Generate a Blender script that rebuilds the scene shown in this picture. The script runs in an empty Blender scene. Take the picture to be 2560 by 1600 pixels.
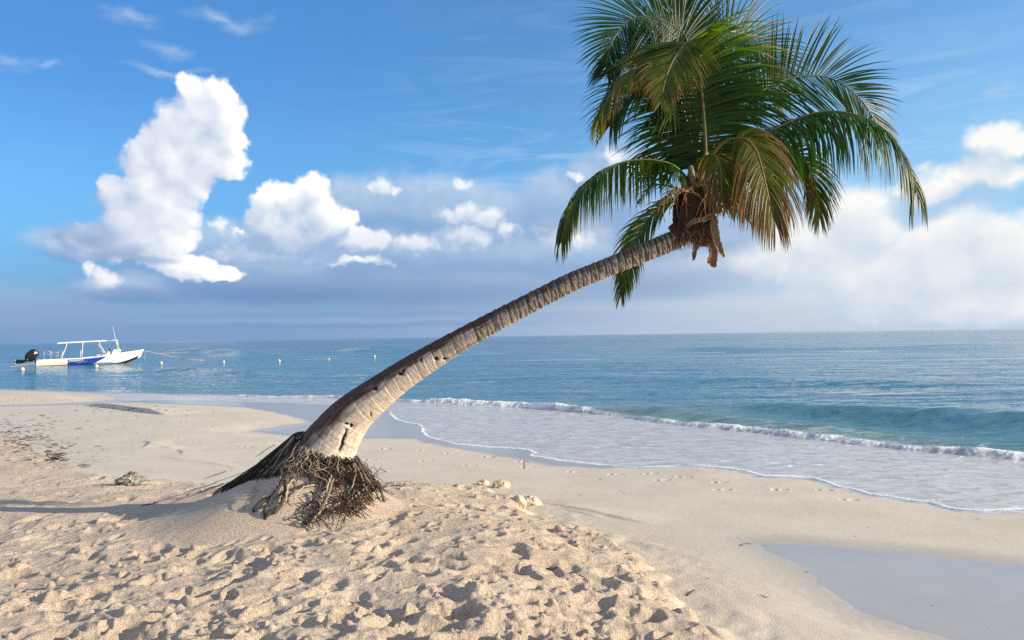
import bpy, bmesh, math, random
import numpy as np
from mathutils import Vector, Matrix
random.seed(7)
rng = np.random.default_rng(11)
SC = bpy.context.scene
COL = SC.collection
# ------------------------------------------------------------------ camera
F = 1944.0                      # focal length in photo pixels (2560 wide)
CAMZ = 2.1
PITCH = math.radians(1.18)
ROLL = math.radians(0.85)
fw = Vector((0, math.cos(PITCH), math.sin(PITCH)))
up0 = Vector((0, -math.sin(PITCH), math.cos(PITCH)))
rt0 = Vector((1, 0, 0))
rt = rt0 * math.cos(ROLL) - up0 * math.sin(ROLL)
up = rt0 * math.sin(ROLL) + up0 * math.cos(ROLL)
CAM = Vector((0, 0, CAMZ))
cd = bpy.data.cameras.new('camera')
cd.sensor_width = 36.0
cd.lens = 36.0 * F / 2560.0
cd.clip_start = 0.05
cd.clip_end = 60000
cam = bpy.data.objects.new('camera', cd)
COL.objects.link(cam)
m = Matrix((rt, up, -fw)).transposed().to_4x4()
m.translation = CAM
cam.matrix_world = m
SC.camera = cam

def ray(px, py):
    return fw + rt * ((px - 1280) / F) + up * ((800 - py) / F)
def at(px, py, Y):
    d = ray(px, py)
    return CAM + d * (Y / d.y)
def gnd(px, py, z=0.0):
    d = ray(px, py)
    return CAM + d * ((z - CAMZ) / d.z)
def azel(px, py):
    d = ray(px, py).normalized()
    return math.atan2(d.x, d.y), math.asin(d.z)

# ------------------------------------------------------------------ exposure, sun, sky
SUN_EL = math.radians(18.0)
SUN_AZ = math.radians(101.0)    # clockwise from the view axis
EXPO = 0.55
STR = 0.10
SC.view_settings.view_transform = 'Standard'
SC.view_settings.look = 'None'
SC.view_settings.exposure = EXPO
SC.view_settings.gamma = 1.0
sv = Vector((math.sin(SUN_AZ) * math.cos(SUN_EL), math.cos(SUN_AZ) * math.cos(SUN_EL), math.sin(SUN_EL)))
sl = bpy.data.lights.new('sun', 'SUN')
sl.energy = 5.0
sl.angle = math.radians(0.55)
sl.color = (1.0, 0.85, 0.64)
so = bpy.data.objects.new('sun', sl)
so.rotation_euler = (-sv).to_track_quat('-Z', 'Y').to_euler()
so.location = (20, -10, 20)
COL.objects.link(so)

world = bpy.data.worlds.new('World')
SC.world = world
world.use_nodes = True
wt = world.node_tree
wt.nodes.clear()

class NB:
    """tiny helper for wiring node trees"""
    def __init__(s, nt): s.nt = nt
    def n(s, t, **kw):
        nd = s.nt.nodes.new(t)
        for k, v in kw.items(): setattr(nd, k, v)
        return nd
    def put(s, inp, v):
        if v is None: return
        if isinstance(v, bpy.types.NodeSocket): s.nt.links.new(v, inp)
        else:
            try: inp.default_value = v
            except Exception:
                inp.default_value = (*v, 1.0)
    def M(s, op, a, b=None, c=None, clamp=False):
        nd = s.n('ShaderNodeMath', operation=op, use_clamp=clamp)
        s.put(nd.inputs[0], a); s.put(nd.inputs[1], b); s.put(nd.inputs[2], c)
        return nd.outputs[0]
    def V(s, op, a, b=None, c=None):
        nd = s.n('ShaderNodeVectorMath', operation=op)
        s.put(nd.inputs[0], a); s.put(nd.inputs[1], b); s.put(nd.inputs[2], c)
        return nd.outputs['Value'] if op in ('LENGTH', 'DOT_PRODUCT') else nd.outputs[0]
    def noise(s, vec, scale, detail=4, rough=0.5, dim='3D', dist=0.0, col=False, lac=2.0):
        nd = s.n('ShaderNodeTexNoise', noise_dimensions=dim)
        s.put(nd.inputs['Vector'], vec); nd.inputs['Scale'].default_value = scale
        nd.inputs['Detail'].default_value = detail; nd.inputs['Roughness'].default_value = rough
        nd.inputs['Distortion'].default_value = dist; nd.inputs['Lacunarity'].default_value = lac
        return nd.outputs['Color' if col else 'Fac']
    def ramp(s, v, a, b, c=0.0, d=1.0, smooth=True):
        nd = s.n('ShaderNodeMapRange', interpolation_type='SMOOTHSTEP' if smooth else 'LINEAR')
        s.put(nd.inputs[0], v); s.put(nd.inputs[1], a); s.put(nd.inputs[2], b)
        s.put(nd.inputs[3], c); s.put(nd.inputs[4], d)
        return nd.outputs[0]
    def mix(s, f, a, b, mode='MIX'):
        nd = s.n('ShaderNodeMix', data_type='RGBA', blend_type=mode)
        s.put(nd.inputs[0], f); s.put(nd.inputs[6], a); s.put(nd.inputs[7], b)
        return nd.outputs[2]
    def map(s, vec, scale=(1, 1, 1), loc=(0, 0, 0), rot=(0, 0, 0)):
        nd = s.n('ShaderNodeMapping')
        s.put(nd.inputs[0], vec); nd.inputs['Scale'].default_value = scale
        nd.inputs['Location'].default_value = loc; nd.inputs['Rotation'].default_value = rot
        return nd.outputs[0]
    def bump(s, h, strength, dist, normal=None):
        nd = s.n('ShaderNodeBump')
        s.put(nd.inputs['Height'], h); s.put(nd.inputs['Strength'], strength)
        s.put(nd.inputs['Distance'], dist); s.put(nd.inputs['Normal'], normal)
        return nd.outputs[0]

def srgb(r, g, b):
    f = lambda c: ((c / 255 + 0.055) / 1.055) ** 2.4 if c > 10 else c / 255 / 12.92
    return (f(r), f(g), f(b))
KS = 1.0 / (STR * 2 ** EXPO)
def skyc(r, g, b, k=1.0):
    c = srgb(r, g, b)
    return (c[0] * KS * k, c[1] * KS * k, c[2] * KS * k, 1)

def cloud_group(name, blobs, nscale, namp, stretch=1.0, detail=6, rough=0.55, seed=0.0, warp=0.012, wsc=30, k=0.18, grow=0.0, puff=0.0, psc=26):
    """density and relief of a bank of clouds as functions of (azimuth, elevation)"""
    g = bpy.data.node_groups.new(name, 'ShaderNodeTree')
    g.interface.new_socket(name='P', in_out='INPUT', socket_type='NodeSocketVector')
    g.interface.new_socket(name='F', in_out='OUTPUT', socket_type='NodeSocketFloat')
    g.interface.new_socket(name='H', in_out='OUTPUT', socket_type='NodeSocketFloat')
    b = NB(g)
    gi = b.n('NodeGroupInput'); go = b.n('NodeGroupOutput')
    P = gi.outputs[0]
    Pn = b.V('ADD', P, (seed, seed * 1.7, 0.0))
    wv = b.V('SUBTRACT', b.noise(Pn, wsc, 3, 0.55, '2D', col=True), (0.5, 0.5, 0.5))
    Pw = b.V('MULTIPLY_ADD', wv, (warp * 2, warp * 2, 0.0), P)
    acc = None
    for (x, y, rx, ry) in blobs:
        a0, e0 = azel(x, y)
        ra = max(1e-4, abs(azel(x + rx, y)[0] - azel(x - rx, y)[0]) / 2)
        re = max(1e-4, abs(azel(x, y - ry)[1] - azel(x, y + ry)[1]) / 2)
        d = b.V('LENGTH', b.V('MULTIPLY_ADD', Pw, (1 / ra, 1 / re, 0.0), (-a0 / ra, -e0 / re, 0.0)))
        acc = d if acc is None else b.M('SMOOTH_MIN', acc, d, k)
    nz = b.M('SUBTRACT', b.noise(b.V('MULTIPLY', Pn, (1.0 / stretch, 1.0, 1.0)), nscale, detail, rough, '2D'), 0.5)
    fld = b.M('MULTIPLY_ADD', nz, namp, b.M('SUBTRACT', 1.0 + grow, acc))
    hh = b.M('MULTIPLY_ADD', nz, namp * 0.45, b.M('SUBTRACT', 1.0, b.M('MULTIPLY', acc, acc)))
    if puff:
        vo = b.n('ShaderNodeTexVoronoi', voronoi_dimensions='2D', feature='F1')
        b.put(vo.inputs['Vector'], b.V('ADD', Pw, (seed, seed, 0.0))); vo.inputs['Scale'].default_value = psc
        vo.inputs['Detail'].default_value = 1.0; vo.inputs['Roughness'].default_value = 0.55
        pf = b.M('SUBTRACT', 0.42, vo.outputs['Distance'])
        fld = b.M('MULTIPLY_ADD', pf, puff, fld); hh = b.M('MULTIPLY_ADD', pf, puff * 1.3, hh)
    g.links.new(fld, go.inputs[0]); g.links.new(hh, go.inputs[1])
    return g

w = NB(wt)
tc = w.n('ShaderNodeTexCoord')
D = w.V('NORMALIZE', tc.outputs['Generated'])
sx = w.n('ShaderNodeSeparateXYZ'); wt.links.new(D, sx.inputs[0])
AZ = w.M('ARCTAN2', sx.outputs[0], sx.outputs[1])
EL = w.M('ARCSINE', sx.outputs[2])
cx = w.n('ShaderNodeCombineXYZ'); wt.links.new(AZ, cx.inputs[0]); wt.links.new(EL, cx.inputs[1])
P = cx.outputs[0]
sky = w.n('ShaderNodeTexSky', sky_type='NISHITA')
sky.sun_disc = False
sky.sun_elevation = SUN_EL
sky.sun_rotation = SUN_AZ
sky.altitude = 0; sky.air_density = 1.0; sky.dust_density = 0.6; sky.ozone_density = 2.0
skycol = w.mix(1.0, sky.outputs[0], (0.66, 1.10, 1.42, 1), 'MULTIPLY')

def layer(base, grp, lit, shade, e0=0.0, e1=0.35, off=(0.014, 0.010), kl=0.4, bias=0.5, opac=1.0, mod=None):
    n1 = w.n('ShaderNodeGroup', node_tree=grp); wt.links.new(P, n1.inputs[0])
    n2 = w.n('ShaderNodeGroup', node_tree=grp); wt.links.new(w.V('ADD', P, (off[0], off[1], 0)), n2.inputs[0])
    dens = w.M('MULTIPLY', w.ramp(n1.outputs[0], e0, e1), opac)
    li = w.M('MULTIPLY_ADD', w.M('SUBTRACT', n1.outputs[1], n2.outputs[1]), kl, bias, clamp=True)
    if mod is not None: li = w.M('ADD', li, mod, clamp=True)
    return w.mix(dens, base, w.mix(li, shade, lit))

# thin high streaks
ci = w.noise(w.map(P, (5.0, 34.0, 1), (0, 0, 0), (0, 0, math.radians(-6))), 1.0, 6, 0.6, '2D', 1.2)
cim = w.ramp(EL, 0.14, 0.36, 1.0, 0.15)
cim = w.M('MULTIPLY', cim, w.ramp(AZ, -0.25, 0.0, 0.15, 1.0))
c0 = w.mix(w.M('MULTIPLY', w.ramp(ci, 0.42, 0.75), w.M('MULTIPLY', cim, 0.85)), skycol, skyc(178, 214, 244))
# milky air on the sun side, lower sky
mk = w.M('MULTIPLY', w.ramp(AZ, -0.1, 0.75), w.ramp(EL, 0.05, 0.42, 1.0, 0.12))
c0 = w.mix(w.M('MULTIPLY', mk, 0.70), c0, skyc(172, 212, 244))

AZR = w.ramp(AZ, -0.35, 0.55)
c0 = w.mix(w.M('MULTIPLY', w.ramp(AZ, -0.62, 0.25, 0.55, 0.0), w.ramp(EL, 0.08, 0.34)), c0, skyc(66, 136, 216))
hz1 = w.ramp(EL, 0.04, 0.30, 0.75, 0.0)
c0 = w.mix(hz1, c0, w.mix(AZR, skyc(88, 158, 222), skyc(158, 206, 240)))
hz = w.ramp(EL, -0.02, 0.13, 0.95, 0.0)
c0 = w.mix(hz, c0, w.mix(AZR, skyc(130, 164, 206), skyc(216, 224, 232)))
wisps = cloud_group('wisps', [(330, 45, 110, 34), (560, 40, 130, 30), (410, 122, 100, 34), (400, 178, 150, 16), (20, 150, 140, 36), (110, 165, 90, 18), (2490, 220, 60, 30)],
                    26, 2.4, 3.4, 6, 0.62, 3.1, 0.02, 14)
c1 = layer(c0, wisps, skyc(196, 214, 238), skyc(150, 188, 230), 0.0, 1.5, opac=0.75)

lowband = cloud_group('lowband', [(200, 790, 1100, 90), (1300, 780, 1000, 90), (2100, 780, 900, 80), (900, 700, 700, 60), (1500, 690, 800, 80)],
                      10, 1.9, 4.5, 7, 0.60, 5.3, 0.006, 9, 0.4)
c2 = layer(c1, lowband, w.mix(AZR, skyc(160, 186, 216), skyc(232, 234, 238)), w.mix(AZR, skyc(116, 150, 194), skyc(180, 198, 220)), -0.5, 0.9, (0.004, 0.010), 0.9, 0.42, 0.86)

rightmass = cloud_group('rightmass', [(2160, 560, 130, 120), (2330, 620, 170, 120), (2520, 640, 200, 150), (2060, 640, 190, 110), (1900, 640, 190, 90), (2480, 430, 150, 46), (2240, 690, 340, 120), (1750, 610, 160, 70), (1440, 590, 110, 55),
                        (2330, 470, 130, 46), (2500, 355, 90, 50), (2540, 760, 240, 70)],
                        13, 1.25, 1.6, 7, 0.60, 1.9, 0.02, 18, 0.3, 0.20, 0.22, 18)
c3 = layer(c2, rightmass, skyc(255, 253, 248, 1.02), skyc(186, 206, 230), -0.10, 0.62, (0.012, 0.022), 0.62, 0.50, 0.93)

bank = cloud_group('bank', [(900, 510, 150, 70), (1060, 520, 160, 80), (1230, 535, 170, 85), (1400, 510, 150, 90), (1540, 470, 110, 120), (1480, 440, 60, 60), (1000, 620, 420, 80), (1350, 630, 330, 70), (560, 620, 200, 70), (1720, 560, 220, 100),
                   (300, 610, 240, 50), (320, 710, 140, 44), (650, 660, 260, 60)],
                   14, 1.0, 1.5, 7, 0.56, 0.7, 0.014, 20, 0.3, 0.20)
c4 = layer(c3, bank, skyc(190, 212, 236), skyc(124, 160, 206), -0.05, 0.6, (0.008, 0.020), 0.6, 0.40, 0.88)

slate = cloud_group('slate', [(700, 722, 420, 42), (1200, 725, 480, 50), (1600, 700, 300, 54), (330, 735, 160, 24), (900, 800, 800, 20)],
                    10, 1.3, 5.0, 7, 0.58, 8.4, 0.005, 9, 0.4)
c5 = layer(c4, slate, w.mix(AZR, skyc(142, 170, 210), skyc(194, 208, 228)), w.mix(AZR, skyc(104, 138, 188), skyc(152, 178, 210)), -0.3, 0.9, (0.0, 0.012), 0.6, 0.30, 0.85)

heads = cloud_group('heads', [(955, 468, 34, 26), (990, 476, 24, 20), (1155, 457, 38, 20), (1150, 540, 90, 34), (1220, 548, 54, 42), (1262, 572, 44, 34), (1180, 590, 100, 36), (1040, 610, 90, 36), (1440, 445, 24, 18), (548, 570, 24, 24), (600, 582, 26, 10), (890, 650, 130, 16), (220, 672, 22, 26), (260, 700, 50, 30),
                             (1530, 395, 40, 30), (1610, 420, 60, 34), (1430, 600, 80, 36)],
                    34, 0.9, 1.2, 6, 0.58, 2.2, 0.012, 40, 0.2, 0.12, 0.22, 44)
c6 = layer(c5, heads, skyc(250, 252, 255), skyc(160, 188, 224), -0.02, 0.80, (0.006, 0.012), 0.45, 0.50, 0.90)

midc = cloud_group('midc', [(772, 470, 46, 44), (735, 500, 60, 50), (665, 500, 44, 48), (805, 520, 52, 56), (690, 560, 84, 70), (800, 575, 80, 62), (735, 610, 130, 60), (850, 560, 50, 40), (890, 600, 80, 34), (700, 640, 160, 40)],
                   30, 0.6, 1.0, 7, 0.58, 4.4, 0.012, 34, 0.2, 0.14, 0.26, 38)
c7 = layer(c6, midc, skyc(255, 255, 255, 1.05), skyc(160, 186, 222), 0.0, 0.36, (0.012, 0.022), 0.46, 0.54, mod=w.ramp(EL, azel(735, 650)[1], azel(735, 520)[1], -0.5, 0.0))

tower = cloud_group('tower', [(478, 225, 44, 38), (545, 232, 52, 48), (512, 270, 78, 60), (560, 310, 66, 66), (600, 350, 34, 34), (450, 310, 80, 70), (530, 390, 80, 56), (575, 415, 40, 30), (410, 370, 70, 64), (355, 385, 36, 40), (470, 440, 80, 60), (360, 455, 86, 80), (410, 520, 90, 72),
                             (340, 560, 100, 84), (290, 480, 54, 60), (440, 600, 60, 54), (400, 640, 74, 44), (470, 670, 76, 34), (250, 610, 120, 50), (540, 684, 70, 18)],
                    26, 0.55, 1.0, 7, 0.58, 6.1, 0.012, 30, 0.22, 0.16, 0.26, 34)
gr = w.M('MULTIPLY', w.ramp(AZ, azel(120, 600)[0], azel(400, 500)[0], -0.5, 0.0), w.ramp(EL, azel(200, 640)[1], azel(300, 330)[1], 1.0, 0.3))
c8 = layer(c7, tower, skyc(255, 255, 255, 1.05), skyc(160, 184, 222), 0.0, 0.32, (0.018, 0.016), 0.44, 0.58, mod=gr)

dark = cloud_group('darkwing', [(140, 585, 70, 30), (215, 595, 100, 42), (300, 625, 110, 32), (380, 650, 90, 20)],
                   24, 1.1, 1.6, 7, 0.6, 9.1, 0.012, 26, 0.3)
c9 = layer(c8, dark, skyc(166, 188, 220), skyc(116, 148, 200), -0.1, 0.9, (0.006, 0.014), 0.5, 0.35, 0.85)

# unseen bright cloud added beside and behind the view, for a more neutral fill
oc = w.ramp(w.noise(D, 2.2, 5, 0.55), 0.36, 0.60)
om = w.M('MULTIPLY', w.ramp(w.M('ABSOLUTE', AZ), 0.78, 1.10), w.ramp(EL, 0.0, 0.10))
c9 = w.mix(w.M('MULTIPLY', w.M('MULTIPLY', oc, om), 0.62), c9, skyc(240, 232, 220))
bg = w.n('ShaderNodeBackground'); bg.inputs[1].default_value = STR
wt.links.new(c9, bg.inputs[0])
wo = w.n('ShaderNodeOutputWorld'); wt.links.new(bg.outputs[0], wo.inputs[0])
world.cycles.sampling_method = 'MANUAL'
world.cycles.sample_map_resolution = 512
SC.cycles.max_bounces = 6
SC.cycles.use_denoising = False

# ------------------------------------------------------------------ object helpers
def tag(o, label=None, cat=None, group=None, kind=None):
    if label: o['label'] = label
    if cat: o['category'] = cat
    if group: o['group'] = group
    if kind: o['kind'] = kind
    return o
def empty(name, loc=(0, 0, 0)):
    o = bpy.data.objects.new(name, None); o.location = loc; o.empty_display_size = 0.1
    COL.objects.link(o); return o
def mesh_np(name, V, faces, mat, parent=None, smooth=True, attrs=None, uv=None):
    """V (n,3); faces (m,4) or (m,3) int array; attrs {name:(n,4)}; uv (n,2) per vertex"""
    me = bpy.data.meshes.new(name)
    V = np.ascontiguousarray(V, dtype=np.float32); faces = np.ascontiguousarray(faces, dtype=np.int32)
    k = faces.shape[1]
    me.vertices.add(len(V)); me.vertices.foreach_set('co', V.ravel())
    me.loops.add(faces.size); me.loops.foreach_set('vertex_index', faces.ravel())
    me.polygons.add(len(faces))
    me.polygons.foreach_set('loop_start', np.arange(0, faces.size, k, dtype=np.int32))
    me.polygons.foreach_set('loop_total', np.full(len(faces), k, dtype=np.int32))
    me.polygons.foreach_set('use_smooth', np.full(len(faces), smooth, dtype=bool))
    for an, av in (attrs or {}).items():
        a = me.attributes.new(an, 'FLOAT_COLOR', 'POINT')
        a.data.foreach_set('color', np.ascontiguousarray(av, dtype=np.float32).ravel())
    if uv is not None:
        ul = me.uv_layers.new(name='UVMap')
        ul.data.foreach_set('uv', np.ascontiguousarray(uv[faces.ravel()], dtype=np.float32).ravel())
    me.update(calc_edges=True)
    me.validate()
    if mat: me.materials.append(mat)
    o = bpy.data.objects.new(name, me); COL.objects.link(o)
    if parent: o.parent = parent
    return o
class MB:
    """collects boxes, tubes and strips into one mesh"""
    def __init__(s): s.v = []; s.f = []; s.c = []
    def add(s, vs, fs, col=None):
        b = len(s.v); s.v += [tuple(v) for v in vs]; s.f += [tuple(b + i for i in f) for f in fs]
        s.c += [col or (0, 0, 0, 1)] * len(vs)
    def tube(s, pts, radii, sides=6, col=None, cap=True, flat=1.0):
        pts = [Vector(p) for p in pts]; n = len(pts)
        if not hasattr(radii, '__len__'): radii = [radii] * n
        ref = None; vs = []
        for i, p in enumerate(pts):
            t = (pts[min(i + 1, n - 1)] - pts[max(i - 1, 0)])
            t = t.normalized() if t.length > 1e-9 else Vector((0, 0, 1))
            if ref is None:
                ref = t.cross(Vector((0.31, 0.17, 0.93)))
                if ref.length < 0.1: ref = t.cross(Vector((1, 0, 0)))
            ref = (ref - t * ref.dot(t)).normalized()
            bi = t.cross(ref)
            for k in range(sides):
                a = 2 * math.pi * k / sides
                vs.append(p + (ref * math.cos(a) + bi * math.sin(a) * flat) * radii[i])
        fs = []
        for i in range(n - 1):
            for k in range(sides):
                k2 = (k + 1) % sides
                fs.append((i * sides + k, i * sides + k2, (i + 1) * sides + k2, (i + 1) * sides + k))
        if cap:
            fs.append(tuple(range(sides - 1, -1, -1))); fs.append(tuple((n - 1) * sides + k for k in range(sides)))
        s.add(vs, fs, col)
    def box(s, c, size, mat=None):
        c = Vector(c); x, y, z = [v / 2 for v in size]
        vs = [Vector(q) for q in ((-x, -y, -z), (x, -y, -z), (x, y, -z), (-x, y, -z), (-x, -y, z), (x, -y, z), (x, y, z), (-x, y, z))]
        if mat: vs = [mat @ q for q in vs]
        s.add([c + q for q in vs], [(3, 2, 1, 0), (4, 5, 6, 7), (0, 1, 5, 4), (1, 2, 6, 5), (2, 3, 7, 6), (3, 0, 4, 7)])
    def build(s, name, mat, parent=None, smooth=True, bevel=0.0, attr=None):
        me = bpy.data.meshes.new(name)
        me.from_pydata(s.v, [], s.f)
        if attr:
            a = me.attributes.new(attr, 'FLOAT_COLOR', 'POINT')
            a.data.foreach_set('color', np.array(s.c, dtype=np.float32).ravel())
        me.polygons.foreach_set('use_smooth', [smooth] * len(me.polygons))
        me.update()
        if mat: me.materials.append(mat)
        o = bpy.data.objects.new(name, me); COL.objects.link(o)
        if parent: o.parent = parent
        if bevel:
            md = o.modifiers.new('bevel', 'BEVEL'); md.width = bevel; md.segments = 2; md.limit_method = 'ANGLE'
        return o
def mat_new(name):
    mt = bpy.data.materials.new(name); mt.use_nodes = True
    nt = mt.node_tree; nt.nodes.clear()
    b = NB(nt)
    out = b.n('ShaderNodeOutputMaterial')
    pr = b.n('ShaderNodeBsdfPrincipled')
    nt.links.new(pr.outputs[0], out.inputs[0])
    return mt, b, pr, out
def plain(name, col, rough=0.5, metal=0.0, var=0.12, scale=8.0, bump=0.0):
    mt, b, pr, out = mat_new(name)
    tcn = b.n('ShaderNodeTexCoord')
    nz = b.noise(tcn.outputs['Object'], scale, 5, 0.6)
    c = b.mix(nz, tuple(x * (1 - var) for x in col) + (1,), tuple(min(1, x * (1 + var)) for x in col) + (1,))
    b.put(pr.inputs['Base Color'], c)
    pr.inputs['Roughness'].default_value = rough; pr.inputs['Metallic'].default_value = metal
    if bump: b.put(pr.inputs['Normal'], b.bump(b.noise(tcn.outputs['Object'], scale * 5, 5), 1.0, bump))
    return mt
# ------------------------------------------------------------------ numpy noise and geometry
_perm = np.random.default_rng(3).permutation(256).astype(np.int32)
_perm = np.concatenate([_perm, _perm])
_ga = np.linspace(0, 2 * np.pi, 16, endpoint=False)
_gx, _gy = np.cos(_ga).astype(np.float32), np.sin(_ga).astype(np.float32)
def perlin(x, y, seed=0):
    x = x + seed * 17.31; y = y + seed * 9.77
    xi = np.floor(x); yi = np.floor(y)
    fx = (x - xi).astype(np.float32); fy = (y - yi).astype(np.float32)
    xi = xi.astype(np.int64) & 255; yi = yi.astype(np.int64) & 255
    x1 = (xi + 1) & 255; y1 = (yi + 1) & 255
    def g(ix, iy, dx, dy):
        h = _perm[_perm[ix] + iy] & 15
        return _gx[h] * dx + _gy[h] * dy
    u = fx * fx * fx * (fx * (fx * 6 - 15) + 10); v = fy * fy * fy * (fy * (fy * 6 - 15) + 10)
    a = g(xi, yi, fx, fy); b_ = g(x1, yi, fx - 1, fy); c = g(xi, y1, fx, fy - 1); d = g(x1, y1, fx - 1, fy - 1)
    return (a + (b_ - a) * u) * (1 - v) + (c + (d - c) * u) * v * 1.0
def fbm(x, y, octs=4, seed=0, gain=0.5):
    s = 0; a = 1.0
    for i in range(octs):
        s = s + a * perlin(x * 2 ** i, y * 2 ** i, seed + i); a *= gain
    return s
def sstep(a, b_, x):
    t = np.clip((x - a) / (b_ - a), 0, 1); return t * t * (3 - 2 * t)
def segdist(X, Y, pts):
    """unsigned distance to a polyline and the fraction along it"""
    best = np.full(X.shape, 1e9, np.float32); par = np.zeros(X.shape, np.float32); side = np.zeros(X.shape, np.float32)
    n = len(pts) - 1
    for i in range(n):
        ax, ay = pts[i][0], pts[i][1]; bx, by = pts[i + 1][0] - ax, pts[i + 1][1] - ay
        L = bx * bx + by * by + 1e-12
        t = np.clip(((X - ax) * bx + (Y - ay) * by) / L, 0, 1)
        dx = X - ax - t * bx; dy = Y - ay - t * by
        d = dx * dx + dy * dy
        mk = d < best
        best = np.where(mk, d, best); par = np.where(mk, i + t, par)
        side = np.where(mk, bx * (Y - ay) - by * (X - ax), side)
    return np.sqrt(best), par, np.sign(side)
def polysd(X, Y, pts):
    """signed distance to a closed polygon, negative inside"""
    P_ = list(pts) + [pts[0]]
    d, _, _ = segdist(X, Y, P_)
    ins = np.zeros(X.shape, bool)
    for i in range(len(P_) - 1):
        ax, ay = P_[i][0], P_[i][1]; bx, by = P_[i + 1][0], P_[i + 1][1]
        if ay == by: continue
        c = ((ay > Y) != (by > Y)) & (X < (bx - ax) * (Y - ay) / (by - ay) + ax)
        ins ^= c
    return np.where(ins, -d, d)
def G(lst, z):
    return [tuple(gnd(a, b_, z))[:2] for a, b_ in lst]
# ------------------------------------------------------------------ materials of the setting
def sand_material():
    mt, b, pr, out = mat_new('sand')
    at_ = b.n('ShaderNodeAttribute', attribute_name='zone')
    sp = b.n('ShaderNodeSeparateColor'); b.put(sp.inputs[0], at_.outputs['Color'])
    dry, wet, lit = sp.outputs[0], sp.outputs[1], sp.outputs[2]
    tcn = b.n('ShaderNodeTexCoord'); O = tcn.outputs['Object']
    n1 = b.noise(O, 1.3, 6, 0.6); n2 = b.noise(O, 48, 4, 0.75); n3 = b.noise(O, 160, 2, 0.6); n4 = b.noise(O, 7, 5, 0.6)
    dcol = b.mix(b.ramp(n1, 0.3, 0.7), (0.68, 0.555, 0.43, 1), (0.78, 0.65, 0.515, 1))
    dcol = b.mix(b.M('MULTIPLY', b.ramp(n2, 0.47, 0.66), 0.62), dcol, (0.40, 0.30, 0.21, 1))
    dcol = b.mix(b.M('MULTIPLY', b.ramp(n4, 0.5, 0.75), 0.25), dcol, (0.66, 0.51, 0.40, 1))
    fcol = b.mix(b.ramp(n1, 0.3, 0.7), (0.62, 0.535, 0.41, 1), (0.69, 0.60, 0.47, 1))
    fcol = b.mix(b.M('MULTIPLY', b.ramp(n4, 0.45, 0.8), 0.2), fcol, (0.54, 0.45, 0.34, 1))
    # dark grains and shell specks
    vo = b.n('ShaderNodeTexVoronoi'); b.put(vo.inputs['Vector'], O); vo.inputs['Scale'].default_value = 9.0
    spk = b.M('MULTIPLY', b.ramp(vo.outputs['Distance'], 0.035, 0.08, 1.0, 0.0), b.ramp(b.noise(O, 2.3, 3), 0.45, 0.65))
    fcol = b.mix(b.M('MULTIPLY', spk, 0.7), fcol, (0.13, 0.09, 0.06, 1))
    col = b.mix(dry, fcol, dcol)
    # litter of brown seaweed crumbs
    vl = b.noise(b.map(O, (9, 22, 9)), 1.0, 5, 0.7)
    col = b.mix(b.M('MULTIPLY', lit, b.ramp(vl, 0.55, 0.66)), col, (0.10, 0.06, 0.045, 1))
    wcol = (0.27, 0.25, 0.235, 1)
    col = b.mix(b.M('MULTIPLY', wet, 0.85), col, wcol)
    b.put(pr.inputs['Base Color'], col)
    rg = b.M('MULTIPLY_ADD', dry, 0.35, 0.55)
    rg = b.M('ADD', b.M('MULTIPLY', rg, b.M('SUBTRACT', 1.0, wet)), b.M('MULTIPLY', wet, 0.13))
    b.put(pr.inputs['Roughness'], rg)
    b.put(pr.inputs['Specular IOR Level'], b.M('MULTIPLY_ADD', wet, 0.28, 0.22))
    h = b.M('ADD', b.M('MULTIPLY', n2, 1.0), b.M('MULTIPLY', n3, 0.5))
    notwet = b.M('SUBTRACT', 1.0, wet)
    amp = b.M('MULTIPLY', notwet, b.M('MULTIPLY_ADD', dry, 0.86, 0.14))
    nrm = b.bump(h, amp, 0.030)
    b.put(pr.inputs['Normal'], nrm)
    return mt

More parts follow.
